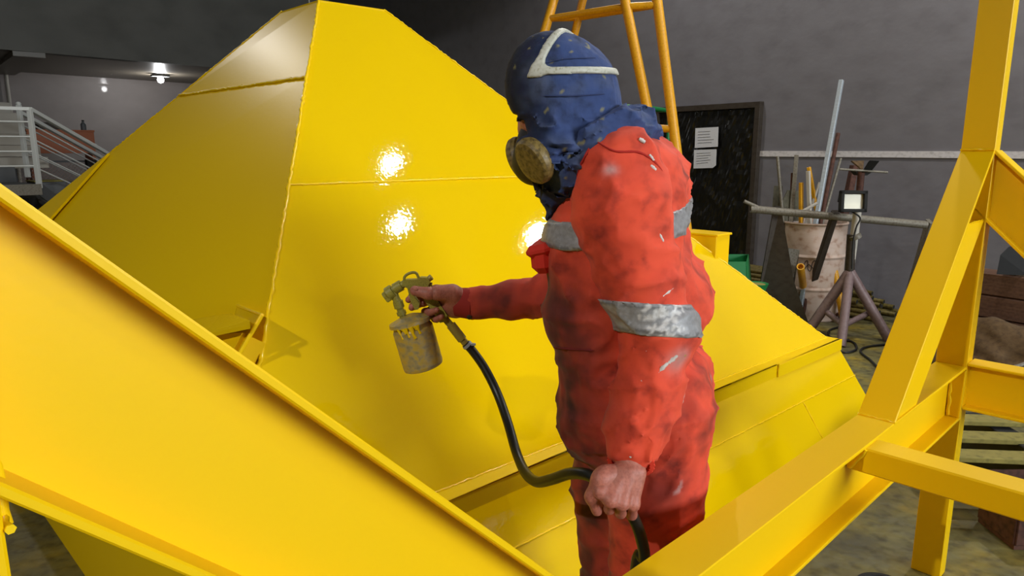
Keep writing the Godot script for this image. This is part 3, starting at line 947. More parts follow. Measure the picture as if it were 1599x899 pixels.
func worker() -> void:
	nz.seed = 7
	nz.frequency = 1.0
	nz.noise_type = FastNoiseLite.TYPE_SIMPLEX_SMOOTH
	nz.fractal_octaves = 2
	nz2.seed = 19
	nf.seed = 41
	nf.frequency = 1.0
	nf.noise_type = FastNoiseLite.TYPE_SIMPLEX_SMOOTH
	nf.fractal_octaves = 1
	nz2.frequency = 1.0
	nz2.noise_type = FastNoiseLite.TYPE_SIMPLEX_SMOOTH
	nz2.fractal_octaves = 2
	var w := thing("person", "worker in a soiled red coverall, blue hood and respirator, spraying the hopper", "person", Vector3(0.24, 0, -1.5))
	# the body: one skin from head to foot
	var s := S.new()
	s.use_c = true
	var skin := func(p: Vector3, n: Vector3) -> Color:
		var g := 0.9 + 0.2 * nz.get_noise_3d(p.x * 40, p.y * 40, p.z * 40)
		return Color(g, g * 0.96, g * 0.95)
	var f := Field.new()
	torso_bones(f, -0.035)
	near_arm(f, -0.034)
	far_arm(f, -0.03)
	legs(f, -0.03)
	f.bone(Vector3(0.2087, 1.409, -1.5), Vector3(0.1308, 1.486, -1.47), 0.058, 0.056)
	mesh_field(s, f, 0.018, skin)
	head(s, skin)
	left_hand(s, skin)
	right_hand(s, skin)
	obj("body", s, M.skin, w)
	# coverall
	f = Field.new()
	f.k = 0.035
	torso_bones(f)
	far_arm(f)
	legs(f)
	f.shape = folds
	f.reach = 0.02
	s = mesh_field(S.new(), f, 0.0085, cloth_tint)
	var sl := Field.new()        # the hanging sleeve, set into the armhole
	sl.k = 0.03
	near_arm(sl)
	sl.shape = folds
	sl.reach = 0.02
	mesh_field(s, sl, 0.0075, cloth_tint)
	for i in sl.a.size():
		f.bone(sl.a[i], sl.b[i], sl.ra[i], sl.rb[i])
	f.k = 0.012
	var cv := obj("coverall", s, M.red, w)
	# gathered cuff of the hanging sleeve, plain cuff of the raised one
	s = S.new()
	var ax: Vector3 = (Vector3(0.2197, 0.8567, -1.215) - Vector3(0.2323, 0.8839, -1.26)).normalized()
	var cx := ax.cross(Vector3.UP).normalized()
	var cy := cx.cross(ax)
	for k in 26:
		var an := TAU * k / 26
		var u := cx * cos(an) + cy * sin(an)
		var m := Vector3(0.2255, 0.8578, -1.243)
		tube(s, PackedVector3Array([m + u * 0.040 - ax * 0.020, m + u * 0.0365 + ax * 0.0, m + u * 0.040 + ax * 0.012]), [0.006, 0.0052, 0.0058], 6)
	obj("elastic_cuff", s, tri(mat(Color(0.88, 0.24, 0.16), 0.85), 3.0), cv)
	obj("cuff", tube(S.new(), PackedVector3Array([Vector3(-0.0942, 1.05, -1.73), Vector3(-0.1154, 1.051, -1.735), Vector3(-0.1384, 1.052, -1.74)]), [0.041, 0.039, 0.037], 20), tri(mat(Color(0.56, 0.12, 0.08), 0.85), 3.0), cv)
	obj("button", lathe(S.new(), Vector3(-0.1056, 1.023, -1.7), Vector3(0, -0.5, 1), [Vector2(0.0, 0.004), Vector2(0.006, 0.003), Vector2(0.007, 0.0)], 12), M.darkmetal, cv)
	# pocket with flap on the chest
	s = S.new()
	box(s, Vector3(0.0708, 1.212, -1.44), Vector3(0.045, 0.055, 0.10), Basis(FW, Vector3.UP, FW.cross(Vector3.UP)).rotated(Vector3.BACK, 0.1), 0.014)
	box(s, Vector3(0.0653, 1.234, -1.44), Vector3(0.052, 0.026, 0.108), Basis(FW, Vector3.UP, FW.cross(Vector3.UP)).rotated(Vector3.BACK, 0.25), 0.01)
	obj("chest_pocket", s, tri(mat(Color(0.80, 0.17, 0.11), 0.85), 3.0), cv)
	# seams of the yoke and armhole
	s = S.new()
	seam(s, [Vector3(0.1372, 1.446, -1.2), Vector3(0.1719, 1.428, -1.2), Vector3(0.2148, 1.425, -1.2), Vector3(0.248, 1.4, -1.2), Vector3(0.2648, 1.359, -1.2), Vector3(0.2756, 1.311, -1.2)], f, 0.0022)
	obj("seam", s, tri(mat(Color(0.66, 0.13, 0.09), 0.9), 3.0), cv)
	s = S.new()
	seam(s, [Vector3(0.1341, 1.442, -1.2), Vector3(0.1135, 1.4, -1.2), Vector3(0.1014, 1.349, -1.2)], f, 0.0022)
	obj("seam", s, tri(mat(Color(0.66, 0.13, 0.09), 0.9), 3.0), cv)
	# belt seam, and paint flicked on the cloth
	s = S.new()
	seam(s, [Vector3(0.0639, 1.089, -1.2), Vector3(0.0967, 1.085, -1.2), Vector3(0.1363, 1.083, -1.2), Vector3(0.1759, 1.085, -1.2)], f, 0.0024)
	obj("seam", s, tri(mat(Color(0.40, 0.07, 0.06), 0.9), 3.0), cv)
	var fleck := mat(Color(0.80, 0.77, 0.75), 0.6)
	for q in [[Vector3(0.2119, 1.448, -1.2), Vector3(0.2217, 1.442, -1.2), 0.0028], [Vector3(0.2299, 1.422, -1.2), Vector3(0.2379, 1.411, -1.2), 0.0022], [Vector3(0.2327, 1.404, -1.2), Vector3(0.2417, 1.396, -1.2), 0.0026], [Vector3(0.2494, 1.19, -1.15), Vector3(0.27, 1.207, -1.15), 0.0026], [Vector3(0.2353, 1.221, -1.15), Vector3(0.2458, 1.224, -1.15), 0.0016], [Vector3(0.2386, 1.299, -1.15), Vector3(0.2487, 1.282, -1.15), 0.0018], [Vector3(0.2472, 1.057, -1.15), Vector3(0.2649, 1.076, -1.15), 0.003], [Vector3(0.2649, 1.075, -1.15), Vector3(0.2806, 1.089, -1.15), 0.0032], [Vector3(0.2271, 1.098, -1.15), Vector3(0.2294, 1.094, -1.15), 0.002], [Vector3(0.2203, 1.044, -1.15), Vector3(0.2227, 1.04, -1.15), 0.002], [Vector3(0.1861, 0.943, -1.1), Vector3(0.1884, 0.9385, -1.1), 0.0026], [Vector3(0.1962, 0.9282, -1.1), Vector3(0.2005, 0.9271, -1.1), 0.0024], [Vector3(0.3067, 0.9712, -1.2), Vector3(0.3116, 0.9639, -1.2), 0.0022], [Vector3(0.3229, 0.9222, -1.2), Vector3(0.3256, 0.9148, -1.2), 0.0024]]:
		s = S.new()
		seam(s, [q[0], q[1]], f, q[2] * 1.5)
		if s.v.size() > 0:
			obj("paint_fleck", s, fleck, cv)
	s = S.new()
	seam(s, [Vector3(0.2768, 1.077, -1.15), Vector3(0.2894, 1.087, -1.15), Vector3(0.3022, 1.092, -1.15)], f, 0.0024)
	obj("paint_fleck", s, mat(Color(0.62, 0.52, 0.22), 0.6), cv)
	# silver bands
	var silver := func(c: Vector3, n: Vector3, half: float) -> Callable:
		return func(p: Vector3, _n: Vector3) -> Color:
			var e := absf((p - c).dot(n)) / half
			var v := 0.30 + 0.02 * nz.get_noise_3d(p.x * 30, p.y * 30, p.z * 30)
			if e > 0.70 and e < 0.82:
				v *= 0.55
			var sp := nz2.get_noise_3d(p.x * 60, p.y * 60, p.z * 60)
			if p.distance_to(Vector3(0.2727, 1.133, -1.24)) < 0.045 and sp > 0.02:
				return Color(0.62, 0.61, 0.6)
			return Color(v, v, v * 1.04)
	var tf := Field.new()
	tf.k = 0.035
	torso_bones(tf)
	var c := Vector3(0.2298, 1.284, -1.5)
	var n := Vector3(-0.11, 0.99, 0.02).normalized()
	obj("reflective_band", band_mesh(tf, c, n, 0.027, 0.0065, silver.call(c, n, 0.027)), M.band, w).set_meta("label", "silver reflective band round the chest")
	tf = Field.new()
	tf.k = 0.035
	near_arm(tf)
	c = Vector3(0.2809, 1.115, -1.31)
	n = Vector3(0.06, 0.98, -0.16).normalized()
	obj("reflective_band", band_mesh(tf, c, n, 0.030, 0.0055, silver.call(c, n, 0.030)), M.band, w).set_meta("label", "silver reflective band with white paint round the sleeve")
	hood(w)
	respirator(w)
	# boots
	for q in [[Vector3(0.315, 0.0, -1.45)], [Vector3(0.255, 0.0, -1.62)]]:
		var bf := Field.new()
		var b0: Vector3 = q[0]
		bf.k = 0.05
		bf.bone(b0 + Vector3(0, 0.16, 0), b0 + Vector3(0, 0.08, 0), 0.052, 0.05)
		bf.bone(b0 + Vector3(0, 0.055, 0) - FW * 0.03, b0 + Vector3(0, 0.05, 0) + FW * 0.15, 0.05, 0.043)
		bf.shape = func(p: Vector3, d: float) -> float: return maxf(d, -p.y)
		obj("boot", mesh_field(S.new(), bf, 0.012), M.rubber, w)

# a line of stitching laid on a field's surface along the way from the given points
func seam(s: S, pts: Array, f: Field, r: float) -> void:
	var act := f.all()
	var out := PackedVector3Array()
	for p in smooth_path(pts, 8):
		var d: Vector3 = (p - Vector3(0, 1.43, 0)).normalized()
		var q: Vector3 = p - d * 0.1
		for k in 60:
			var e := f.at(q, act)
			if e < 0.0006 or q.z < -2.2:
				break
			q += d * e * 0.7
		if q.z > -2.0:
			out.append(q - d * 0.001)
	if out.size() > 1:
		var rr := PackedFloat32Array()
		for i in out.size():
			rr.append(r * (0.35 + 0.65 * pow(sin(PI * (i + 0.3) / (out.size() - 0.4)), 0.5) * (1.0 + 0.25 * sin(i * 2.1))))
		tube(s, out, rr, 6)

func head(s: S, skin: Callable) -> void:
	var f := Field.new()
	f.k = 0.03
	var fd := (FW * 0.97 + Vector3(0, -0.24, 0)).normalized()    # he looks slightly down
	var up := (Vector3.UP - fd * fd.y).normalized()
	var c := Vector3(0.1091, 1.532, -1.45)
	var P := func(x: float, y: float, z: float) -> Vector3: return c + (fd * x + up * y + LT * z) * 0.9
	f.bone(P.call(-0.005, 0.01, 0), P.call(0.02, 0.005, 0), 0.076)
	f.bone(P.call(0.03, -0.05, 0), P.call(0.05, -0.085, 0), 0.055, 0.04)      # jaw
	f.bone(P.call(0.05, 0.0, -0.02), P.call(0.05, 0.0, 0.02), 0.05)           # brow
	f.bone(P.call(0.092, -0.01, 0), P.call(0.112, -0.045, 0), 0.009, 0.013)   # nose
	f.bone(P.call(0.085, -0.068, -0.015), P.call(0.085, -0.068, 0.015), 0.011) # mouth
	f.bone(P.call(0.07, -0.1, -0.006), P.call(0.07, -0.1, 0.006), 0.022)      # chin
	for z in [-1, 1]:
		f.bone(P.call(0.075, -0.035, z * 0.035), P.call(0.06, -0.05, z * 0.045), 0.02)   # cheeks
		f.bone(P.call(-0.005, 0.0, z * 0.083), P.call(-0.012, -0.03, z * 0.082), 0.012, 0.009)   # ears
	f.shape = func(p: Vector3, d: float) -> float:
		for z in [-1, 1]:
			var e: Vector3 = P.call(0.104, -0.012, z * 0.033)
			d = maxf(d, 0.017 - p.distance_to(e))
		return d
	mesh_field(s, f, 0.006, skin)
	for z in [-1, 1]:
		var e := Field.new()
		e.bone(P.call(0.088, -0.012, z * 0.032), P.call(0.0881, -0.012, z * 0.032), 0.0125)
		mesh_field(s, e, 0.004, func(p: Vector3, _n: Vector3) -> Color: return Color(0.05, 0.03, 0.02) if (p - P.call(0.1, -0.012, z * 0.032)).length() < 0.006 else Color(1.5, 2.0, 2.2))

func finger(f: Field, pts: Array, r: float) -> void:
	for i in pts.size() - 1:
		f.bone(pts[i], pts[i + 1], r * (1.0 - 0.09 * i), r * (1.0 - 0.09 * (i + 1)))

func left_hand(s: S, skin: Callable) -> void:
	# a fist round the hose, back of the hand towards the eye
	var f := Field.new()
	f.k = 0.008
	var wr := Vector3(0.2219, 0.8538, -1.235)
	f.bone(Vector3(0.2299, 0.8839, -1.26), wr, 0.030, 0.028)
	var mcp := [Vector3(0.16, 0.8197, -1.185), Vector3(0.178, 0.8083, -1.178), Vector3(0.1998, 0.7986, -1.182), Vector3(0.222, 0.7904, -1.195)]
	var base := [Vector3(0.1928, 0.8427, -1.215), Vector3(0.2039, 0.8452, -1.21), Vector3(0.218, 0.8452, -1.21), Vector3(0.2332, 0.8427, -1.215)]
	for i in 4:
		f.bone(base[i], mcp[i], 0.016, 0.0115)
		f.bone(mcp[i], mcp[i] + Vector3(0, 0, 0.001), 0.0128 + (0.0015 if i == 1 else 0.0))
	mesh_field(s, f, 0.0032, skin)
	for i in 4:      # fingers turn away from the eye and back up into the palm
		var g := Field.new()
		g.k = 0.006
		var m: Vector3 = mcp[i]
		var ln: float = [0.040, 0.044, 0.041, 0.033][i]
		var p1: Vector3 = m + Vector3(0.002, -0.030, -0.50 * ln)
		var p2: Vector3 = p1 + Vector3(-0.003, 0.008, -0.024)
		var p3: Vector3 = p2 + Vector3(0.0, 0.021, 0.008)
		finger(g, [m, p1, p2, p3], 0.0105)
		mesh_field(s, g, 0.0028, skin)
	f = Field.new()
	f.k = 0.012
	f.bone(Vector3(0.2055, 0.8403, -1.22), Vector3(0.1626, 0.8374, -1.2), 0.021, 0.017)
	f.bone(Vector3(0.1721, 0.8401, -1.21), Vector3(0.1601, 0.8184, -1.195), 0.019, 0.015)
	finger(f, [Vector3(0.1626, 0.8374, -1.2), Vector3(0.1463, 0.8057, -1.195), Vector3(0.157, 0.7749, -1.2)], 0.0125)
	mesh_field(s, f, 0.003, skin)

func right_hand(s: S, skin: Callable) -> void:
	# holds the gun's grip: thumb along the near side, fingers coming round from behind
	var f := Field.new()
	f.k = 0.014
	f.bone(Vector3(-0.1218, 1.053, -1.735), Vector3(-0.1508, 1.056, -1.735), 0.031, 0.031)
	f.bone(Vector3(-0.1446, 1.065, -1.74), Vector3(-0.1918, 1.072, -1.76), 0.028, 0.022)
	f.bone(Vector3(-0.1453, 1.047, -1.745), Vector3(-0.1863, 1.049, -1.765), 0.028, 0.02)
	f.bone(Vector3(-0.1423, 1.034, -1.745), Vector3(-0.1736, 1.026, -1.765), 0.024, 0.018)
	f.bone(Vector3(-0.1488, 1.08, -1.715), Vector3(-0.1853, 1.084, -1.7), 0.024, 0.019)   # ball of the thumb
	mesh_field(s, f, 0.0035, skin)
	f = Field.new()
	f.k = 0.008
	finger(f, [Vector3(-0.1732, 1.083, -1.705), Vector3(-0.2067, 1.084, -1.694), Vector3(-0.2384, 1.09, -1.697)], 0.0155)
	mesh_field(s, f, 0.0028, skin)
	# nail of the thumb
	f = Field.new()
	f.bone(Vector3(-0.2337, 1.097, -1.687), Vector3(-0.2401, 1.098, -1.688), 0.006, 0.005)
	mesh_field(s, f, 0.003, func(_p: Vector3, _n: Vector3) -> Color: return Color(1.25, 1.2, 1.15))
	var fingers := [
		[Vector3(-0.193, 1.069, -1.77), Vector3(-0.2318, 1.061, -1.79), Vector3(-0.258, 1.057, -1.775), Vector3(-0.2619, 1.057, -1.745)],
		[Vector3(-0.1921, 1.054, -1.775), Vector3(-0.2296, 1.04, -1.795), Vector3(-0.2561, 1.033, -1.78), Vector3(-0.2544, 1.037, -1.745)],
		[Vector3(-0.1842, 1.039, -1.775), Vector3(-0.2094, 1.02, -1.79), Vector3(-0.2231, 1.021, -1.765), Vector3(-0.2046, 1.03, -1.72), Vector3(-0.1862, 1.041, -1.7)],
		[Vector3(-0.1724, 1.025, -1.77), Vector3(-0.1859, 1.004, -1.785), Vector3(-0.1987, 1.004, -1.765), Vector3(-0.1894, 1.012, -1.725), Vector3(-0.176, 1.022, -1.705)]]
	for q in fingers:
		f = Field.new()
		f.k = 0.006
		finger(f, q, 0.0118)
		mesh_field(s, f, 0.0028, skin)

func hood(w: Node3D) -> void:
	var f := Field.new()
	f.k = 0.05
	var lat := func(c: Vector3, h: float, r: float): f.bone(c - LT * h, c + LT * h, r)
	lat.call(Vector3(0.0973, 1.552, -1.45), 0.024, 0.090)                  # crown and back of the head
	lat.call(Vector3(0.1153, 1.54, -1.45), 0.02, 0.070)
	lat.call(Vector3(0.087, 1.564, -1.45), 0.026, 0.074)                  # front
	lat.call(Vector3(0.0703, 1.581, -1.45), 0.04, 0.044)                   # stiff brim that overhangs the eyes
	lat.call(Vector3(0.0555, 1.532, -1.45), 0.044, 0.036)
	f.chain([Vector3(0.0885, 1.512, -1.385), Vector3(0.0917, 1.459, -1.385), Vector3(0.1052, 1.404, -1.39)], [0.04, 0.04, 0.04])     # cheek of the hood
	f.chain([Vector3(0.0912, 1.52, -1.51), Vector3(0.0949, 1.461, -1.515), Vector3(0.1088, 1.402, -1.51)], [0.04, 0.04, 0.04])
	f.chain([Vector3(0.1221, 1.516, -1.45), Vector3(0.137, 1.454, -1.46), Vector3(0.157, 1.402, -1.48)], [0.085, 0.083, 0.085])   # neck
	f.reach = 0.02
	var face := Vector3(0.0006, 1.428, -1.45)
	f.shape = func(p: Vector3, d: float) -> float:
		if absf(d) < 0.04:
			var q := p + Vector3(0.5, 1, 0.5) * nz2.get_noise_3d(p.x * 6, p.y * 6, p.z * 6) * 0.03
			var low := clampf((1.505 - p.y) * 16.0, 0.0, 1.0)
			var a := nz.get_noise_3d(q.x * 7 - q.y * 8, q.y * 17 + q.x * 9, q.z * 7)
			d += 0.002 - pow(1.0 - minf(1.0, absf(a) * 2.0), 2.0) * lerpf(0.002, 0.030, low)
			var v := nz2.get_noise_3d(p.x * 60, p.y * 6, p.z * 60)
			d += (absf(v) - 0.2) * 0.004 * (1.0 - low)
		# the opening for the face
		var fo := maxf((p - Vector3(0.0444, 1.46, -1.45)).dot(-FW), absf((p - face).dot(LT)) - 0.055)
		fo = maxf(fo, p.y - (Vector3(0.0263, 1.498, -1.45)).y)
		return maxf(d, -fo)
	var cp := Field.new()
	cp.k = 0.03
	# the cape lies on the shoulders
	cp.chain([Vector3(0.0948, 1.352, -1.43), Vector3(0.1152, 1.396, -1.375), Vector3(0.1569, 1.441, -1.35), Vector3(0.2111, 1.473, -1.38), Vector3(0.2579, 1.472, -1.45), Vector3(0.2785, 1.459, -1.54), Vector3(0.2371, 1.449, -1.61), Vector3(0.1736, 1.407, -1.61), Vector3(0.1102, 1.354, -1.52), Vector3(0.0948, 1.352, -1.43)], [0.03, 0.036, 0.034, 0.030, 0.030, 0.03, 0.034, 0.036, 0.034, 0.03])
	cp.bone(Vector3(0.1746, 1.466, -1.42), Vector3(0.2138, 1.464, -1.5), 0.045)
	cp.bone(Vector3(0.0823, 1.344, -1.46), Vector3(0.0907, 1.305, -1.46), 0.026, 0.02)
	cp.reach = 0.02
	cp.shape = func(p: Vector3, d: float) -> float:
		if absf(d) > 0.04:
			return d
		var a := nf.get_noise_3d(p.x * 9 + p.y * 5, p.y * 16 - p.x * 8, p.z * 9)
		var b := nf.get_noise_3d(p.x * 6 + 20, p.y * 24 + p.x * 10, p.z * 6)
		return d + 0.002 - pow(1.0 - minf(1.0, absf(a) * 2.0), 3.0) * 0.012 - pow(1.0 - minf(1.0, absf(b) * 2.0), 2.0) * 0.005
	var tint := func(p: Vector3, n: Vector3) -> Color:
		var c := Color(0.032, 0.060, 0.18).lerp(Color(0.010, 0.014, 0.036), clampf((p - Vector3(0.1027, 1.535, -1.45)).dot(FW) * 15.0 + 0.35, 0.0, 0.88))  # blue darkens towards the face: shade painted into the cloth
		var g := nz2.get_noise_3d(p.x * 9, p.y * 9, p.z * 9)
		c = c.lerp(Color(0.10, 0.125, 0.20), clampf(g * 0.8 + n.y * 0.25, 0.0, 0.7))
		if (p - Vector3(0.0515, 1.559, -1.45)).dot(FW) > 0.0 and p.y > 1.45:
			c = c.lerp(Color(0.012, 0.014, 0.02), clampf((p - Vector3(0.0515, 1.559, -1.45)).dot(FW) * 30.0, 0.0, 0.95))  # front of the brim painted near-black as its shade
		var sp := nz.get_noise_3d(p.x * 45, p.y * 45, p.z * 45)
		if sp > 0.62:
			c = c.lerp(Color(0.30, 0.27, 0.10), 0.75)
		return c
	var h := obj("hood", mesh_field(S.new(), f, 0.006, tint), M.blue, w)
	obj("cape", mesh_field(S.new(), cp, 0.006, tint), M.blue, h)
	# panel seams of the hood
	var s := S.new()
	seam(s, [Vector3(0.0476, 1.567, -1.2), Vector3(0.0841, 1.575, -1.2), Vector3(0.1363, 1.577, -1.2)], f, 0.0012)
	obj("seam", s, tri(mat(Color(0.13, 0.18, 0.33), 0.9), 3.0), h)
	s = S.new()
	seam(s, [Vector3(0.0533, 1.517, -1.2), Vector3(0.1008, 1.517, -1.2), Vector3(0.1524, 1.52, -1.2)], f, 0.0016)
	obj("seam", s, tri(mat(Color(0.13, 0.18, 0.33), 0.9), 3.0), h)
	# head harness: a band over the crown, another round the back
	var hf := Field.new()
	hf.k = f.k
	for i in 5:
		hf.bone(f.a[i], f.b[i], f.ra[i], f.rb[i])
	hf.bone(f.a[9], f.b[9], f.ra[9], f.rb[9])
	var c := Vector3(0.0642, 1.575, -1.4)
	var n1 := (FW * 0.93 + Vector3(0, 0.36, 0)).normalized()       # slice over the crown
	var n2 := Vector3(-0.02, 1.0, 0.06).normalized()               # slice round the back
	hf.reach = 0.02
	hf.shape = func(p: Vector3, d: float) -> float:
		var q := p - c
		var a := maxf(absf(q.dot(n1)) - 0.0075, -q.dot(n2) - 0.007)
		var b := maxf(absf(q.dot(n2)) - 0.0065, q.dot(n1) - 0.0075)
		var hh := maxf(0.02 - absf(a - b), 0.0) / 0.02
		return maxf(d - 0.0045, minf(a, b) - hh * hh * 0.005)
	obj("head_harness", mesh_field(S.new(), hf, 0.004), M.strap, h)
	obj("elastic_strap", tube(S.new(), smooth_path([Vector3(0.063, 1.566, -1.372), Vector3(0.0518, 1.53, -1.385), Vector3(0.0425, 1.477, -1.39), Vector3(0.0426, 1.44, -1.385)], 6), 0.0035, 6), M.rubber, h)
	obj("elastic_strap", tube(S.new(), smooth_path([Vector3(0.0676, 1.582, -1.53), Vector3(0.0435, 1.527, -1.52), Vector3(0.0343, 1.442, -1.51)], 6), 0.0035, 6), M.rubber, h)

func respirator(w: Node3D) -> void:
	var f := Field.new()
	f.k = 0.03
	f.bone(Vector3(0.0419, 1.454, -1.45), Vector3(0.0474, 1.403, -1.45), 0.03, 0.045)
	f.bone(Vector3(0.046, 1.416, -1.41), Vector3(0.0486, 1.415, -1.49), 0.035)
	var r := obj("respirator", mesh_field(S.new(), f, 0.006), M.rubber, w)
	var prof := [Vector2(0.0, 0.012), Vector2(0.03, 0.0115), Vector2(0.041, 0.009), Vector2(0.046, 0.003), Vector2(0.047, -0.006), Vector2(0.044, -0.014), Vector2(0.02, -0.018), Vector2(0.0, -0.018)]
	for q in [[Vector3(0.0394, 1.408, -1.355), Vector3(-0.76, -0.45, 0.47)], [Vector3(0.0168, 1.411, -1.5), Vector3(-0.8, -0.36, -0.4)]]:
		var d := obj("filter_disc", lathe(S.new(), q[0], q[1], prof, 32), M.olive, r)
		d.set_meta("label", "round olive filter with dark smudges")
	obj("strap_end", prism(S.new(), [Vector3(0.0371, 1.377, -1.4), Vector3(0.0447, 1.377, -1.4), Vector3(0.0537, 1.353, -1.4), Vector3(0.0448, 1.35, -1.4)], Vector3(0.0, 0, -0.004)), M.rubber, r)

# ---------- spray gun and hose ----------
func spray_gun() -> void:
	var g := thing("spray_gun", "siphon spray gun with a paint-covered metal cup in the worker's hand", "spray gun", Vector3(-0.2337, 1.007, -1.73))
	var z := Vector3(0, 0, -0.02)
	var body := obj("body", prism(S.new(), [Vector3(-0.2729, 1.106, -1.72), Vector3(-0.2647, 1.113, -1.72), Vector3(-0.2345, 1.114, -1.72), Vector3(-0.228, 1.119, -1.72), Vector3(-0.209, 1.118, -1.72), Vector3(-0.2028, 1.108, -1.72), Vector3(-0.2094, 1.097, -1.72), Vector3(-0.2351, 1.089, -1.72), Vector3(-0.2575, 1.089, -1.72), Vector3(-0.2699, 1.098, -1.72)], z), M.gun, g)
	# hanging hook: a rounded slot standing on the body
	obj("hook", tube(S.new(), smooth_path([Vector3(-0.2696, 1.106, -1.73), Vector3(-0.2676, 1.119, -1.73), Vector3(-0.2578, 1.127, -1.73), Vector3(-0.2449, 1.13, -1.73), Vector3(-0.2371, 1.126, -1.73), Vector3(-0.2311, 1.111, -1.73)], 5), 0.0036, 8), M.gun, body)
	var s := S.new()
	rod(s, Vector3(-0.2648, 1.104, -1.73), Vector3(-0.304, 1.082, -1.73), 0.0095, 14)
	rod(s, Vector3(-0.2762, 1.098, -1.73), Vector3(-0.2942, 1.088, -1.73), 0.014, 14)
	obj("barrel", s, M.gun, g)
	var nd := (Vector3(-0.3189, 1.069, -1.73) - Vector3(-0.2942, 1.087, -1.73)).normalized()
	obj("air_cap", lathe(S.new(), Vector3(-0.3008, 1.082, -1.73), nd, [Vector2(0.0, -0.004), Vector2(0.017, -0.004), Vector2(0.018, 0.012), Vector2(0.012, 0.016), Vector2(0.011, 0.024), Vector2(0.0, 0.025)], 18), M.gun, g)
	obj("air_horn", box(S.new(), Vector3(-0.3094, 1.065, -1.73), Vector3(0.016, 0.016, 0.022), frame_of(nd), 0.003), M.gun, g)
	s = S.new()
	rod(s, Vector3(-0.2168, 1.108, -1.73), Vector3(-0.2054, 1.116, -1.73), 0.005, 10)
	rod(s, Vector3(-0.207, 1.114, -1.73), Vector3(-0.2005, 1.119, -1.73), 0.0075, 12)
	obj("fluid_knob", s, M.brass, g)
	s = S.new()
	rod(s, Vector3(-0.2105, 1.1, -1.73), Vector3(-0.1993, 1.1, -1.73), 0.005, 10)
	obj("fan_knob", s, M.brass, g)
	obj("trigger", prism(S.new(), [Vector3(-0.2609, 1.091, -1.722), Vector3(-0.2528, 1.093, -1.722), Vector3(-0.2454, 1.072, -1.722), Vector3(-0.2315, 1.052, -1.722), Vector3(-0.2351, 1.037, -1.722), Vector3(-0.2432, 1.036, -1.722), Vector3(-0.2538, 1.059, -1.722)], Vector3(0, 0, -0.016)), M.gun, g)
	obj("grip", prism(S.new(), [Vector3(-0.2406, 1.096, -1.715), Vector3(-0.2088, 1.099, -1.715), Vector3(-0.1842, 1.06, -1.715), Vector3(-0.1625, 1.024, -1.715), Vector3(-0.166, 1.008, -1.715), Vector3(-0.1805, 1.004, -1.715), Vector3(-0.1976, 1.031, -1.715), Vector3(-0.2192, 1.063, -1.715)], Vector3(0, 0, -0.024)), M.gun, g)
	s = S.new()
	rod(s, Vector3(-0.1734, 1.018, -1.727), Vector3(-0.1512, 0.9915, -1.727), 0.009, 14)
	rod(s, Vector3(-0.1544, 0.9965, -1.727), Vector3(-0.1258, 0.958, -1.727), 0.0125, 8)
	rod(s, Vector3(-0.1274, 0.9597, -1.727), Vector3(-0.1162, 0.9463, -1.727), 0.0095, 12)
	obj("air_fitting", s, M.brass, g)
	# siphon tube, lid and cup
	s = S.new()
	tube(s, PackedVector3Array([Vector3(-0.296, 1.082, -1.73), Vector3(-0.2917, 1.065, -1.73), Vector3(-0.2857, 1.052, -1.73)]), [0.009, 0.010, 0.011], 12)
	rod(s, Vector3(-0.2871, 1.057, -1.73), Vector3(-0.2828, 1.04, -1.73), 0.0135, 6)
	rod(s, Vector3(-0.2843, 1.044, -1.73), Vector3(-0.2739, 1.014, -1.73), 0.009, 12)
	rod(s, Vector3(-0.2799, 1.031, -1.73), Vector3(-0.2769, 1.022, -1.73), 0.0125, 6)
	obj("siphon_tube", s, M.gun, g)
	var ct := Vector3(-0.2578, 1.012, -1.73)
	var cb := Vector3(-0.2253, 0.8843, -1.73)
	var dn := (cb - ct).normalized()
	var ln := ct.distance_to(cb)
	var R := 0.0515
	obj("cup_lid", lathe(S.new(), ct, dn, [Vector2(0.0, -0.010), Vector2(0.02, -0.009), Vector2(0.042, -0.001), Vector2(R + 0.003, 0.003), Vector2(R + 0.004, 0.012), Vector2(R, 0.013), Vector2(0.0, 0.0135)], 36), M.cup, g)
	obj("cup", lathe(S.new(), ct + dn * 0.013, dn, [Vector2(0.0, 0.0), Vector2(R - 0.006, 0.0), Vector2(R - 0.004, 0.006), Vector2(R, 0.014), Vector2(R, ln - 0.022), Vector2(R - 0.002, ln - 0.015), Vector2(R - 0.008, ln - 0.012), Vector2(0.0, ln - 0.014)], 40), M.cup, g)
	# yellow drips below the lid
	s = S.new()
	var rng := RandomNumberGenerator.new()
	rng.seed = 4
	var ux := (Vector3(0, 0, 1) - dn * dn.z).normalized()
	var uy := dn.cross(ux)
	for q in [[-0.42, 0.018, 0.0045], [-0.28, 0.006, 0.003], [-0.12, 0.026, 0.005], [0.14, 0.020, 0.0035], [0.24, 0.009, 0.005], [0.52, 0.022, 0.003]]:
		var u := ux * cos(q[0]) + uy * sin(q[0])
		var l2: float = q[1]
		var rr: float = q[2]
		var sd := u.cross(dn) * 0.004
		tube(s, PackedVector3Array([ct + u * (R + 0.001) + dn * 0.010, ct + u * (R - 0.001) + dn * (0.016 + l2 * 0.5) + sd * 0.4, ct + u * (R - 0.001) + dn * (0.016 + l2) + sd]), [rr * 1.6, rr * 0.7, rr], 6)
	obj("paint_drips", s, M.wet, g)

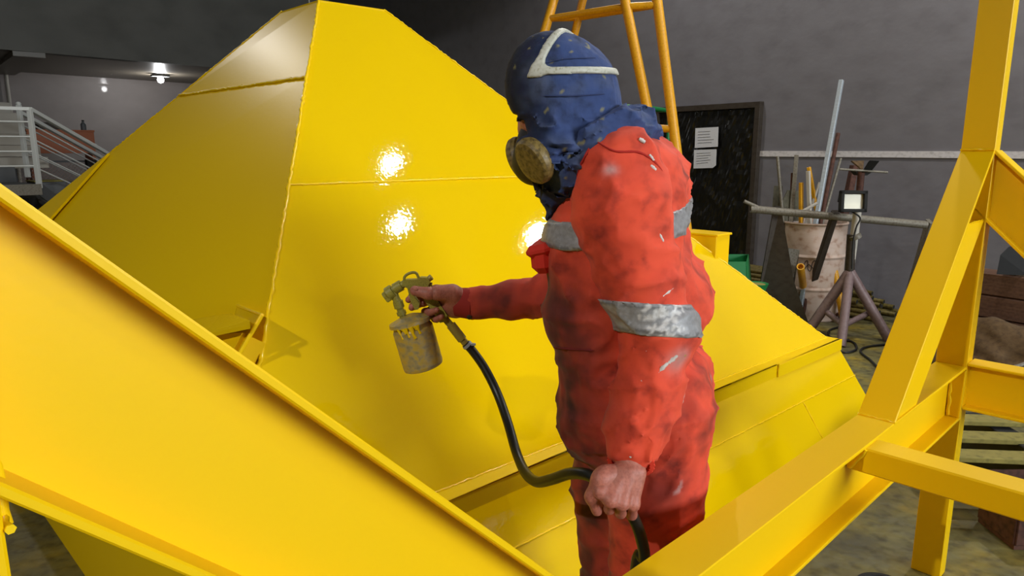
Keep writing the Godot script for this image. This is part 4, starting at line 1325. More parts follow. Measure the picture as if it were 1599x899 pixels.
func air_hose() -> void:
	var p := smooth_path([Vector3(-0.1178, 0.9479, -1.727), Vector3(-0.1, 0.9283, -1.725), Vector3(-0.0689, 0.8873, -1.71), Vector3(-0.0361, 0.8299, -1.68), Vector3(-0.0101, 0.7777, -1.62), Vector3(0.0097, 0.7387, -1.54), Vector3(0.029, 0.7307, -1.45), Vector3(0.052, 0.7427, -1.38), Vector3(0.0807, 0.7781, -1.32), Vector3(0.1123, 0.8148, -1.27), Vector3(0.1424, 0.8316, -1.23), Vector3(0.1719, 0.8235, -1.205), Vector3(0.2015, 0.7888, -1.215), Vector3(0.2284, 0.7494, -1.225), Vector3(0.2464, 0.7037, -1.235), Vector3(0.2566, 0.6518, -1.24), Vector3(0.245, 0.62, -1.26), Vector3(0.24, 0.3, -1.25), Vector3(0.2, 0.06, -1.2), Vector3(0.08, 0.013, -1.12), Vector3(-0.3, 0.013, -0.85), Vector3(-0.8, 0.013, -0.6), Vector3(-1.4, 0.013, -0.1)], 6)
	var o := thing("air_hose", "dark rubber air hose running from the spray gun through the worker's lowered fist", "hose", Vector3(0.4392, 0, -2.175))
	obj("hose", tube(S.new(), p, 0.0115, 12), M.hose, o)
	var s := S.new()
	tube(s, p.slice(1, 4), 0.0135, 12)
	obj("hose_clamp", s, M.galv, o)
	obj("clamp_screw", box(S.new(), p[3] + Vector3(0.013, 0.006, 0.005), Vector3(0.012, 0.006, 0.008), Basis(), 0.001), M.galv, o)

# ---------- along the grey wall ----------
func wall_things() -> void:
	var rng := RandomNumberGenerator.new()
	rng.seed = 17
	# a framed opening closed with black plastic sheet
	var B := Basis(WD, Vector3.UP, WD.cross(Vector3.UP))
	var a := Vector3(1.736, 1.884, -8.497)
	var c := Vector3(2.544, 1.877, -7.408)
	a.y = 0.0
	c.y = 0.0
	var hgt := 1.88
	var d := thing("door_1", "doorway in the grey wall closed with sagging black plastic sheet", "door", (a + c) / 2)
	d.set_meta("kind", "structure")
	var s := S.new()
	# the sheet hangs in slack folds
	var nx := 60
	var ny := 40
	var fn := FastNoiseLite.new()
	fn.seed = 3
	fn.frequency = 1.0
	var pt := func(i: int, j: int) -> Vector3:
		var u := float(i) / nx
		var v := float(j) / ny
		var p := a.lerp(c, u) + Vector3(0, hgt * v, 0)
		var e := 0.03 + 0.012 * fn.get_noise_2d(u * 5 + v * 6, v * 3 - u * 4) + 0.018 * absf(fn.get_noise_2d(u * 9 + v * 11 + 30, (v - u) * 3.0))
		return p + WN * e
	for i in nx:
		for j in ny:
			s.quad(pt.call(i, j), pt.call(i + 1, j), pt.call(i + 1, j + 1), pt.call(i, j + 1))
	var back := S.new()
	obj("plastic_sheet", s, M.black, d)
	for q in [[a, a + Vector3(0, hgt, 0)], [c, c + Vector3(0, hgt, 0)]]:
		obj("jamb", bar(S.new(), q[0] + WN * 0.035, q[1] + WN * 0.035, 0.07, 0.06, WN), M.darkmetal, d)
	obj("header", bar(S.new(), a + Vector3(0, hgt, 0) + WN * 0.035 - WD * 0.03, c + Vector3(0, hgt, 0) + WN * 0.035 + WD * 0.03, 0.06, 0.07), M.darkmetal, d)
	# two sheets of paper taped on the plastic
	for q in [[[Vector3(2.031, 1.664, -7.991), Vector3(2.214, 1.67, -7.743), Vector3(2.218, 1.462, -7.739), Vector3(2.033, 1.449, -7.987)], "upper white paper notice taped to the black plastic", 0], [[Vector3(2.029, 1.428, -7.994), Vector3(2.209, 1.435, -7.751), Vector3(2.211, 1.264, -7.748), Vector3(2.187, 1.236, -7.781), Vector3(2.031, 1.224, -7.99)], "lower white paper notice with a curled corner on the black plastic", 1]]:
		var pp: Array = q[0]
		var pn := thing("paper_notice", q[1], "paper", pp[3], 0.0, "paper notices on the black plastic")
		obj("sheet", prism(S.new(), pp, WN * 0.002), M.paper, pn)
		s = S.new()
		for k in 5:
			var v := 0.2 + 0.14 * k
			var l0: Vector3 = (pp[0] as Vector3).lerp(pp[pp.size() - 1], v) + WN * 0.003
			var l1: Vector3 = (pp[1] as Vector3).lerp(pp[2], v) + WN * 0.003
			bar(s, l0.lerp(l1, 0.12), l0.lerp(l1, 0.6 + 0.25 * rng.randf()), 0.004, 0.001, Vector3.UP, 0.0)
		obj("faint_lines", s, M.ink, pn)
	# oil drum
	var db := Vector3(2.598, 0, -6.043)
	var dt := Vector3(2.533, 0.8503, -6)
	var H := 0.83
	var t := thing("steel_drum", "white rusty steel drum holding scrap bars and tubes", "drum", db)
	var R := 0.262
	var prof := [Vector2(0.0, 0.0), Vector2(R, 0.0), Vector2(R + 0.006, 0.01), Vector2(R, 0.03), Vector2(R, H * 0.33 - 0.02), Vector2(R + 0.010, H * 0.33), Vector2(R, H * 0.33 + 0.02), Vector2(R, H * 0.66 - 0.02), Vector2(R + 0.010, H * 0.66), Vector2(R, H * 0.66 + 0.02), Vector2(R, H - 0.02), Vector2(R + 0.008, H - 0.01), Vector2(R + 0.006, H), Vector2(R - 0.006, H), Vector2(R - 0.008, H - 0.02), Vector2(R - 0.008, 0.03), Vector2(0.0, 0.03)]
	obj("shell", lathe(S.new(), db, Vector3.UP, prof, 40), M.drum, t)
	s = S.new()      # a scrawl in marker on the shell
	var out := (Vector3(0, 0, 0) - db)
	out.y = 0
	out = out.normalized()
	var sx := out.cross(Vector3.UP) * -1.0
	var on := func(u: float, v: float) -> Vector3: return db + (out * cos(u / R) + sx * sin(u / R)) * (R + 0.003) + Vector3(0, v, 0)
	tube(s, smooth_path([on.call(-0.06, 0.42), on.call(-0.05, 0.5), on.call(-0.03, 0.52), on.call(-0.02, 0.45), on.call(0.0, 0.44), on.call(0.01, 0.51), on.call(0.03, 0.52), on.call(0.04, 0.45), on.call(0.06, 0.43)], 5), 0.003, 5)
	tube(s, smooth_path([on.call(-0.05, 0.44), on.call(-0.02, 0.49), on.call(0.02, 0.46), on.call(0.05, 0.49)], 5), 0.003, 5)
	obj("marker_scrawl", s, M.scribble, t)
	# what stands in the drum: each bar by its visible ends
	var long := func(called: String, label: String, cat: String, p: Vector3, q: Vector3, r: float, m: Material, square := false, group := ""):
		var dir: Vector3 = (p - q).normalized()
		var foot: Vector3 = p - dir * ((p.y - 0.035) / maxf(dir.y, 0.2))
		var ss := S.new()
		if square: bar(ss, p, foot, r * 2, r * 2)
		else: rod(ss, p, foot, r, 10, 0.75)
		tag(obj(called, ss, m), label, cat, group)
	long.call("steel_tube", "tall pale galvanized tube leaning high out of the white drum", "tube", Vector3(2.771, 2.004, -6.15), Vector3(2.577, 0.9199, -5.95), 0.017, M.galv, true)
	long.call("rusty_bar", "brown rusty bar beside the tall galvanized tube in the drum", "bar", Vector3(2.769, 1.567, -6.12), Vector3(2.634, 0.9173, -5.98), 0.017, M.rust)
	long.call("steel_tube", "thin grey rod at the right of the rusty bar in the drum", "rod", Vector3(2.778, 1.359, -6.05), Vector3(2.66, 0.9282, -5.98), 0.011, M.greysteel)
	long.call("angle_bar", "crooked pale flat bar at the left of the drum", "bar", Vector3(2.26, 1.375, -6.1), Vector3(2.311, 0.9387, -6.05), 0.013, M.greysteel)
	long.call("steel_tube", "grey square tube rising above the cement slab in the drum", "tube", Vector3(2.43, 1.385, -6.12), Vector3(2.411, 1.073, -6.08), 0.017, M.greysteel, true)
	long.call("steel_tube", "short thin tube close left of the grey square tube", "tube", Vector3(2.411, 1.234, -6.14), Vector3(2.41, 1.071, -6.12), 0.011, M.rust)
	long.call("steel_tube", "pale upright tube with a yellow cap strip above the drum rim", "tube", Vector3(2.469, 1.256, -5.95), Vector3(2.494, 0.9225, -5.92), 0.014, M.offwhite, true)
	long.call("yellow_bar", "yellow strip behind the pale upright tube", "bar", Vector3(2.542, 1.283, -6.12), Vector3(2.581, 1.073, -6.08), 0.014, M.tubeyellow, true)
	long.call("yellow_bar", "short yellow bar in front of the cement slab", "bar", Vector3(2.438, 1.158, -6), Vector3(2.442, 1.051, -5.99), 0.014, M.tubeyellow, true)
	long.call("steel_tube", "pale slanting tube crossing behind the upright pale tube", "tube", Vector3(2.638, 1.154, -6.1), Vector3(2.558, 0.9387, -6.05), 0.012, M.offwhite)
	tag(obj("steel_tube", rod(S.new(), Vector3(2.523, 0.9972, -5.85), Vector3(2.36, 0.8868, -5.9), 0.012, 10, 0.7), M.offwhite), "low pale tube lying across the drum rim", "tube")
	# slabs in the drum
	tag(obj("cement_board", prism(S.new(), [Vector3(2.325, 0.829, -6.05), Vector3(2.506, 0.829, -6.05), Vector3(2.504, 1.008, -6.08), Vector3(2.457, 1.083, -6.1), Vector3(2.368, 1.088, -6.1), Vector3(2.324, 0.9911, -6.08)], Vector3(0.01, 0, -0.04)), M.cement), "grey-green broken board standing in the drum", "board")
	tag(obj("cement_board", prism(S.new(), [Vector3(2.281, 0.8141, -6.2), Vector3(2.371, 0.8141, -6.2), Vector3(2.367, 1.12, -6.22), Vector3(2.294, 1.12, -6.22)], Vector3(0.01, 0, -0.03)), M.cement), "narrow grey board behind the left rim of the drum", "board")
	# dark plates leaning in front of the drum
	var pl := [Vector3(2.099, 0.9857, -5.66), Vector3(2.151, 0.9857, -5.66), Vector3(2.198, 0.7305, -5.64), Vector3(2.265, 0.389, -5.56), Vector3(2.268, 0.2441, -5.5)]
	var f0 := Vector3(2.385, 0, -5.425)
	var f1 := Vector3(2.015, 0, -5.718)
	tag(obj("steel_plate", prism(S.new(), [pl[0], pl[1], pl[2], pl[3], f0, f1], Vector3(-0.002, 0, -0.012)), M.darkmetal), "large dark tapering steel plate leaning left of the drum", "plate")
	tag(obj("steel_plate", prism(S.new(), [Vector3(2.222, 0.6498, -5.66), Vector3(2.332, 0.6342, -5.66), Vector3(2.303, 0.374, -5.64), Vector3(2.319, 0, -5.675), Vector3(2.244, 0, -5.675)], Vector3(0, 0, -0.012)), M.greysteel), "small dark plate between the large plate and the drum", "plate")
	# heavy bar leaning across the drum
	tag(obj("steel_bar", bar(S.new(), Vector3(2.522, 0.9585, -5.5), Vector3(2.541, 0.01, -6.001), 0.05, 0.05, Vector3(0, 0, 1), 0.004), M.darkmetal), "heavy square steel bar leaning across the front of the drum", "bar")
	# level rail on two struts
	var rl := thing("pipe_rail", "grey level pipe rail passing in front of the drum", "rail", Vector3(2.649, 0, -5.425))
	obj("pipe", rod(S.new(), Vector3(1.884, 0.9718, -5.58), Vector3(3.195, 0.862, -5.42), 0.030, 14, 0.8), M.greysteel, rl)
	obj("strut", bar(S.new(), Vector3(3.24, 0.8876, -5.46), Vector3(3.33, 0, -5.853), 0.07, 0.03, Vector3(0, 0, 1)), M.greysteel, rl)
	tag(obj("steel_rod", rod(S.new(), Vector3(1.83, 1.032, -5.58), Vector3(2.02, 0.9483, -5.56), 0.015, 10), M.greysteel), "short thin rod lying over the left end of the pipe rail", "rod")
	# short yellow pipes
	tag(obj("yellow_pipe", rod(S.new(), Vector3(2.303, 0.5156, -5.55), Vector3(2.675, 0, -6.245), 0.03, 12, 0.75), M.tubeyellow), "short yellow pipe standing before the drum", "pipe")
	tag(obj("yellow_pipe", rod(S.new(), Vector3(2.693, 0.5098, -5.85), Vector3(2.785, 0, -5.74), 0.028, 12, 0.75), M.tubeyellow), "short yellow pipe behind the tripod right of the drum", "pipe")
	# cables on the floor
	tag(obj("cable", tube(S.new(), smooth_path([Vector3(2.756, 0.01, -5.635), Vector3(2.554, 0.01, -5.488), Vector3(2.451, 0.01, -5.233), Vector3(2.565, 0.01, -5.141), Vector3(2.498, 0.01, -4.932), Vector3(2.372, 0.01, -4.85), Vector3(2.365, 0.01, -5.017), Vector3(2.563, 0.012, -5.189)], 8), 0.008, 8), M.rubber), "black cable looped on the floor under the tripod", "cable")
	tag(obj("cable", tube(S.new(), smooth_path([Vector3(2.874, 0.01, -5.087), Vector3(2.616, 0.01, -5), Vector3(2.499, 0.01, -4.866), Vector3(2.463, 0.01, -4.647), Vector3(2.403, 0.01, -4.378), Vector3(2.353, 0.01, -4.15)], 8), 0.008, 8), M.rubber), "black cable bent on the floor beside the inclined yellow brace", "cable")
	# cast plate in the floor at the lower edge
	tag(obj("drain_cover", lathe(S.new(), Vector3(1.224, 0, -2.082), Vector3.UP, [Vector2(0.0, 0.010), Vector2(0.07, 0.010), Vector2(0.075, 0.018), Vector2(0.088, 0.018), Vector2(0.092, 0.0)], 32), M.bore), "dark round lid lying on the stained floor", "lid")

func pipe_pile() -> void:
	var rng := RandomNumberGenerator.new()
	rng.seed = 23
	var r := 0.021
	var s := S.new()
	rod(s, Vector3(-1.0, 0, 0), Vector3(1.0, 0, 0), r, 10, 0.86)
	var m := commit(s)
	var first: Node3D = null
	var bx := Basis(WD, Vector3.UP, WD.cross(Vector3.UP))
	for row in 7:
		for i in 12 - row:
			var off := 0.10 + (i + row * 0.5) * 2.10 * r
			var t := 0.62 + rng.randf_range(-0.22, 0.16) - 0.74 - row * 0.06
			var at := Vector3(2.92, 0, -6.9) + WD * t + WN * off + Vector3(0, r + 0.005 + row * r * 1.82, 0)
			if first == null:
				first = Node3D.new()
				first.name = numbered("steel_pipe")
				add_child(first)
				tag(first, "olive-coated steel pipe in the pile along the foot of the grey wall", "pipe", "pipes piled at the foot of the wall")
				put("tube", m, M.pipe, first)
				var b := S.new()
				for e in [1]:
					rod(b, Vector3(e * 0.99, 0, 0), Vector3(e * 1.0006, 0, 0), r * 0.84, 10)  # black disc over the open end paints the shade inside the pipe
				put("bore_shade_disc", commit(b), M.bore, first)
				first.transform = Transform3D(bx, at)
			else:
				dup(first, at, bx.rotated(Vector3.UP, rng.randf_range(-0.001, 0.001)))
	# thicker pipes on the floor before the pile
	for q in [[0.70, 0.66, 0.03, "dark thick pipe on the floor right before the pipe pile"], [0.78, 0.75, 0.036, "rusty thick pipe lying outermost before the pipe pile"]]:
		var at: Vector3 = Vector3(2.92, 0, -6.9) + WD * q[0] + WN * q[1] + Vector3(0, q[2], 0)
		tag(obj("thick_pipe", rod(S.new(), at, at - WD * 1.6, q[2], 14, 0.8), M.rust if q[1] > 0.7 else M.darkmetal), q[3], "pipe")

func pipe_stand() -> void:
	var t := thing("pipe_stand", "mauve welded tripod pipe stand with a V head on top", "stand", Vector3(2.643, 0, -5.346))
	var ap := Vector3(2.578, 0.5172, -5.3)
	obj("leg", rod(S.new(), ap, Vector3(2.317, 0, -5.385), 0.038, 14), M.mauve, t)
	obj("leg", rod(S.new(), ap, Vector3(2.875, 0, -5.177), 0.038, 14), M.mauve, t)
	obj("leg", rod(S.new(), ap, Vector3(2.435, 0, -5.035), 0.034, 14), M.mauve, t)
	var hub := Vector3(2.49, 0.1347, -5.14)
	obj("brace", rod(S.new(), Vector3(2.436, 0.2027, -5.36), hub, 0.022, 12), M.mauve, t)
	obj("brace", rod(S.new(), Vector3(2.751, 0.2009, -5.28), hub, 0.022, 12), M.mauve, t)
	obj("socket", rod(S.new(), ap - Vector3(0, 0.04, 0), Vector3(2.567, 0.8019, -5.3), 0.035, 14), M.darkmetal, t)
	obj("post", rod(S.new(), ap, Vector3(2.594, 1.024, -5.3), 0.030, 14), M.offwhite, t)
	obj("screw_neck", rod(S.new(), Vector3(2.595, 1.014, -5.3), Vector3(2.594, 1.27, -5.3), 0.025, 12), M.rust, t)
	obj("clamp", rod(S.new(), Vector3(2.576, 0.8006, -5.27), Vector3(2.588, 0.7764, -5.27), 0.042, 12), M.greysteel, t)
	var s := S.new()
	prism(s, [Vector3(2.586, 1.261, -5.28), Vector3(2.59, 1.346, -5.2), Vector3(2.66, 1.342, -5.2), Vector3(2.651, 1.27, -5.28)], Vector3(0.004, 0.008, 0.012))
	obj("v_plate", s, M.bore, t)
	obj("v_plate", prism(S.new(), [Vector3(2.586, 1.261, -5.28), Vector3(2.587, 1.297, -5.34), Vector3(2.563, 1.343, -5.42), Vector3(2.656, 1.343, -5.42)], Vector3(0.004, 0.006, 0.012)), M.canvas, t)
	obj("saddle", prism(S.new(), [Vector3(2.546, 1.275, -5.3), Vector3(2.671, 1.265, -5.3), Vector3(2.64, 1.242, -5.3), Vector3(2.578, 1.242, -5.3)], Vector3(0, 0, -0.08)), M.bore, t)
	tag(obj("steel_rod", rod(S.new(), Vector3(2.404, 1.29, -5.24), Vector3(2.758, 1.267, -5.24), 0.008, 8), M.greysteel), "thin rod lying level across the V head of the stand", "rod")
	tag(obj("steel_channel", bar(S.new(), Vector3(2.993, 1.296, -6.25), Vector3(2.847, 0.01, -6.254), 0.075, 0.05, Vector3(0, 0, 1), 0.004), M.rust), "reddish brown channel leaning behind the stand", "bar")
	# floodlight
	var f := thing("floodlight", "square black floodlight with a pale face clamped to the stand", "floodlight", Vector3(2.512, 0.9842, -5.2))
	var b := frame_of(Vector3(1, 0, 0.06), Vector3(0.05, 1, -0.1))
	var c := Vector3(2.505, 1.057, -5.2)
	var hs := 0.5 * 5.2 / 1100.0
	s = S.new()
	var sw := 40 * 2 * hs
	var sh := 33 * 2 * hs
	for q in [[Vector3(0, sh / 2 - 0.012, 0), Vector3(sw, 0.024, 0.05)], [Vector3(0, -sh / 2 + 0.012, 0), Vector3(sw, 0.024, 0.05)], [Vector3(sw / 2 - 0.012, 0, 0), Vector3(0.024, sh, 0.05)], [Vector3(-sw / 2 + 0.012, 0, 0), Vector3(0.024, sh, 0.05)]]:
		box(s, c + b * (q[0] as Vector3), q[1], b, 0.003)
	obj("frame", s, M.bore, f)
	obj("reflector", box(S.new(), c - b.z * 0.012, Vector3(sw - 0.03, sh - 0.03, 0.015), b), M.glassface, f)
	obj("housing", box(S.new(), c - b.z * 0.045, Vector3(sw * 0.85, sh * 0.85, 0.05), b, 0.01), M.bore, f)
	obj("bracket", tube(S.new(), PackedVector3Array([c + b.x * 0.09 - b.z * 0.04, c + b.x * 0.06 - b.z * 0.09 + b.y * 0.08, c - b.x * 0.06 - b.z * 0.09 + b.y * 0.08, c - b.x * 0.09 - b.z * 0.04]), 0.007, 6), M.bore, f)
	obj("cable", tube(S.new(), smooth_path([c - b.y * 0.07 - b.z * 0.03, Vector3(2.588, 0.9333, -5.24), Vector3(2.566, 0.8617, -5.24), Vector3(2.553, 0.7416, -5.24), Vector3(2.562, 0.5471, -5.24)], 5), 0.006, 6), M.rubber, f)

func right_stack() -> void:
	var rng := RandomNumberGenerator.new()
	rng.seed = 31
	# timbers stacked along the wall
	var base := Vector3(3.328, -0, -4.548)
	var k := 0
	for y in [0.08, 0.235, 0.39, 0.545]:
		var at := base + Vector3(0, y, 0) - WN * 0.05 + WD * rng.randf_range(-0.1, 0.1)
		var b := Basis(WD, Vector3.UP, WD.cross(Vector3.UP)).rotated(Vector3.UP, rng.randf_range(-0.02, 0.02))
		tag(obj("timber", box(S.new(), at + WD * 0.55, Vector3(2.0, 0.150, 0.20), b, 0.008), M.wood), ["brown timber at the bottom of the stack, behind the canvas", "brown timber second from the floor, half behind the canvas", "brown timber just above the canvas heap", "topmost brown timber under the scrap"][k], "timber", "stacked timbers by the wall")
		k += 1
	# scrap on top
	var top := base + Vector3(0, 0.62, 0)
	tag(obj("scrap_sheet", prism(S.new(), [Vector3(3.142, 0.6381, -4.5), Vector3(3.15, 0.7639, -4.5), Vector3(3.232, 0.8112, -4.55), Vector3(3.345, 0.7481, -4.55), Vector3(3.346, 0.6297, -4.5)], Vector3(0.03, 0, -0.02)), M.bore), "dark bent sheet scrap on top of the timbers", "scrap")
	for q in [[1561, 424, "left"], [1571, 426, "middle"], [1584, 425, "right"]]:
		var f := Field.new()
		var c: Vector3 = base + Vector3(0, 0.64, 0) + WN * 0.0 + WD * ((q[0] - 1567) * 0.006)
		f.bone(c - WD * 0.02, c + WD * 0.025, 0.03, 0.022)
		f.shape = func(p: Vector3, d: float) -> float: return d + 0.008 * nz.get_noise_3d(p.x * 40, p.y * 40, p.z * 40)
		tag(obj("rubble_lump", mesh_field(S.new(), f, 0.012), M.offwhite), {"left": "pale rubble lump next to the yellow post, on the timbers", "middle": "pale rubble lump in the middle of the three on the timbers", "right": "pale rubble lump farthest from the yellow post, on the timbers"}[q[2]], "rubble")
	# canvas thrown in a heap before the timbers
	var f := Field.new()
	f.k = 0.12
	var cb := base + WN * 0.27
	f.bone(cb + Vector3(0, 0.14, 0) - WD * 0.3, cb + Vector3(0, 0.1, 0) + WD * 0.9, 0.15)
	f.bone(cb + Vector3(0, 0.28, 0) - WN * 0.05 - WD * 0.4, cb + Vector3(0, 0.24, 0) + WD * 0.9, 0.08)
	f.bone(cb + Vector3(0, 0.05, 0) + WN * 0.16 - WD * 0.5, cb + Vector3(0, 0.06, 0) + WN * 0.18 + WD * 0.9, 0.09)
	f.reach = 0.05
	f.shape = func(p: Vector3, d: float) -> float:
		var e := nz.get_noise_3d(p.x * 4, p.y * 7, p.z * 4)
		return maxf(d + e * 0.035, 0.004 - p.y)
	tag(obj("canvas_heap", mesh_field(S.new(), f, 0.02), M.canvas), "brown canvas thrown in a heap before the stacked timbers", "canvas")
	tag(obj("steel_tube", rod(S.new(), Vector3(2.929, 0.1525, -4), Vector3(3.214, 0.2243, -4.05), 0.012, 10), M.greysteel), "thin grey tube lying on the canvas heap", "tube")
	# low pallet of slats with a rusty box before it
	var p := thing("slat_pallet", "low pallet of yellowish slats under the cross beam", "pallet", Vector3(2.279, 0, -3.079))
	var d := Vector3(0.995, 0, 0.1)
	for i in 3:
		var y: float = [658, 678, 700][i]
		var h := 0.30
		var c := Vector3(1.961, 0.3, -2.842) + Vector3(-0.02 - 0.06 * i, -0.015 * i, 0.15 * i)
		obj("slat", bar(S.new(), c - d * 0.12, c + d * 0.9, 0.022, 0.085, Vector3.UP, 0.003), M.slat, p)
	for x in [0.05, 0.75]:
		var c: Vector3 = Vector3(2.013, 0.27, -2.918) + d * x
		obj("bearer", box(S.new(), Vector3(c.x, 0.14, c.z + 0.16), Vector3(0.09, 0.28, 0.46), Basis(), 0.004), M.bore, p)
	var rb := Vector3(1.925, 0.22, -2.792)
	var bx := thing("rusty_box", "dark rusty open steel box below the slats, right of the post", "box", Vector3(rb.x + 0.45, 0, rb.z + 0.33))
	for e in [[Vector3(rb.x + 0.45, 0.12, rb.z + 0.26), Vector3(1.1, 0.2, 0.012)], [Vector3(rb.x + 0.45, 0.12, rb.z + 0.46), Vector3(1.1, 0.2, 0.012)], [Vector3(rb.x - 0.1, 0.12, rb.z + 0.36), Vector3(0.012, 0.2, 0.2)], [Vector3(rb.x + 1.0, 0.12, rb.z + 0.36), Vector3(0.012, 0.2, 0.2)]]:
		obj("side", box(S.new(), e[0], e[1], Basis(), 0.003), M.rust, bx)
	obj("bottom", box(S.new(), Vector3(rb.x + 0.45, 0.012, rb.z + 0.36), Vector3(1.1, 0.02, 0.2)), M.rust, bx)

func ladder_tower() -> void:
	var t := thing("ladder_tower", "tall splayed yellow tubular trestle behind the worker", "trestle", Vector3(0.7, 0, -5.4))
	var ring := [Vector3(0.277, 2.406, -5.64), Vector3(0.5018, 2.406, -5.6), Vector3(1, 2.406, -5.12), Vector3(0.7943, 2.407, -5.18)]
	var lows := [Vector3(0.2104, 2.183, -5.57), Vector3(0.4522, 2.191, -5.63), Vector3(1.169, 1.271, -4.98), Vector3(0.98, 1.579, -5.08)]
	for i in 4:
		var d: Vector3 = ring[i] - lows[i]
		var foot: Vector3 = ring[i] - d * (ring[i].y / d.y)
		var topp: Vector3 = ring[i] + d.normalized() * 0.75
		obj("leg", rod(S.new(), foot, topp, 0.035 if i != 1 else 0.030, 14), M.tubeyellow, t)
	for lev in [0.0, 0.62, -0.85, -1.6]:
		var q := []
		for i in 4:
			var d: Vector3 = (ring[i] - lows[i]).normalized()
			q.append(ring[i] + d * lev)
		for i in 4:
			obj("rung", rod(S.new(), q[i], q[(i + 1) % 4], 0.024, 12), M.tubeyellow, t)

func green_things() -> void:
	# green tube rack far behind the hopper
	var t := thing("green_rack", "green metal tube rack half hidden behind the worker's head", "rack", Vector3(0.7861, 0, -8.487))
	var a := Vector3(-0.0784, 1.895, -6.6)
	var b := Vector3(1.167, 1.772, -6.4)
	a.y = 1.86
	b.y = 1.80
	obj("rail", rod(S.new(), a, b, 0.018, 10), M.green, t)
	obj("rail", rod(S.new(), a + Vector3(0.35, 0, -0.6), b + Vector3(0.35, 0, -0.6), 0.018, 10), M.green, t)
	for p in [a, b, a + Vector3(0.35, 0, -0.6), b + Vector3(0.35, 0, -0.6)]:
		obj("leg", rod(S.new(), p, Vector3(p.x, 0, p.z), 0.018, 10), M.green, t)
	obj("rail", rod(S.new(), a, a + Vector3(0.35, 0, -0.6), 0.018, 10), M.green, t)
	obj("rail", rod(S.new(), b, b + Vector3(0.35, 0, -0.6), 0.018, 10), M.green, t)
	# green bin and pan behind the hopper's right edge
	var c := Vector3(1.883, 0, -5.74)
	var bn := thing("green_bin", "green sheet metal bin behind the right slope of the hopper", "bin", c)
	var yt: float = (Vector3(1.804, 0.5699, -5.6)).y
	var lo := [Vector3(1.658, 0.0986, -5.45), Vector3(1.898, 0.0986, -5.45), Vector3(2.081, 0.0008, -5.85), Vector3(1.807, 0.0008, -5.85)]
	var hi := [Vector3(1.661, 0.5778, -5.45), Vector3(1.841, 0.593, -5.45), Vector3(1.985, 0.5533, -5.85), Vector3(1.808, 0.5424, -5.85)]
	for i in 4:
		lo[i].y = 0.0
		hi[i].y = yt
	for i in 4:
		var j := (i + 1) % 4
		obj("side", prism(S.new(), [lo[i], lo[j], hi[j], hi[i]], Vector3(0.004, 0, -0.008) if i % 2 == 0 else Vector3(-0.008, 0, 0.004)), M.green, bn)
	var pc := Vector3(1.871, 0.4277, -5.3)
	var pn := thing("green_pan", "round green pan with a brown crust behind the hopper edge", "pan", Vector3(pc.x, 0, pc.z))
	obj("bowl", lathe(S.new(), Vector3(pc.x, pc.y, pc.z), Vector3.UP, [Vector2(0.0, -0.11), Vector2(0.05, -0.105), Vector2(0.09, 0.0), Vector2(0.085, 0.0), Vector2(0.0, -0.03)], 28), M.green, pn)
	obj("crust", lathe(S.new(), Vector3(pc.x, pc.y - 0.012, pc.z), Vector3.UP, [Vector2(0.0, 0.014), Vector2(0.06, 0.008), Vector2(0.084, 0.0)], 28), M.slat, pn)
	obj("pedestal", lathe(S.new(), Vector3(pc.x, 0, pc.z), Vector3.UP, [Vector2(0.0, 0.0), Vector2(0.09, 0.0), Vector2(0.09, 0.02), Vector2(0.025, 0.03), Vector2(0.025, pc.y - 0.1), Vector2(0.0, pc.y - 0.1)], 20), M.green, pn)

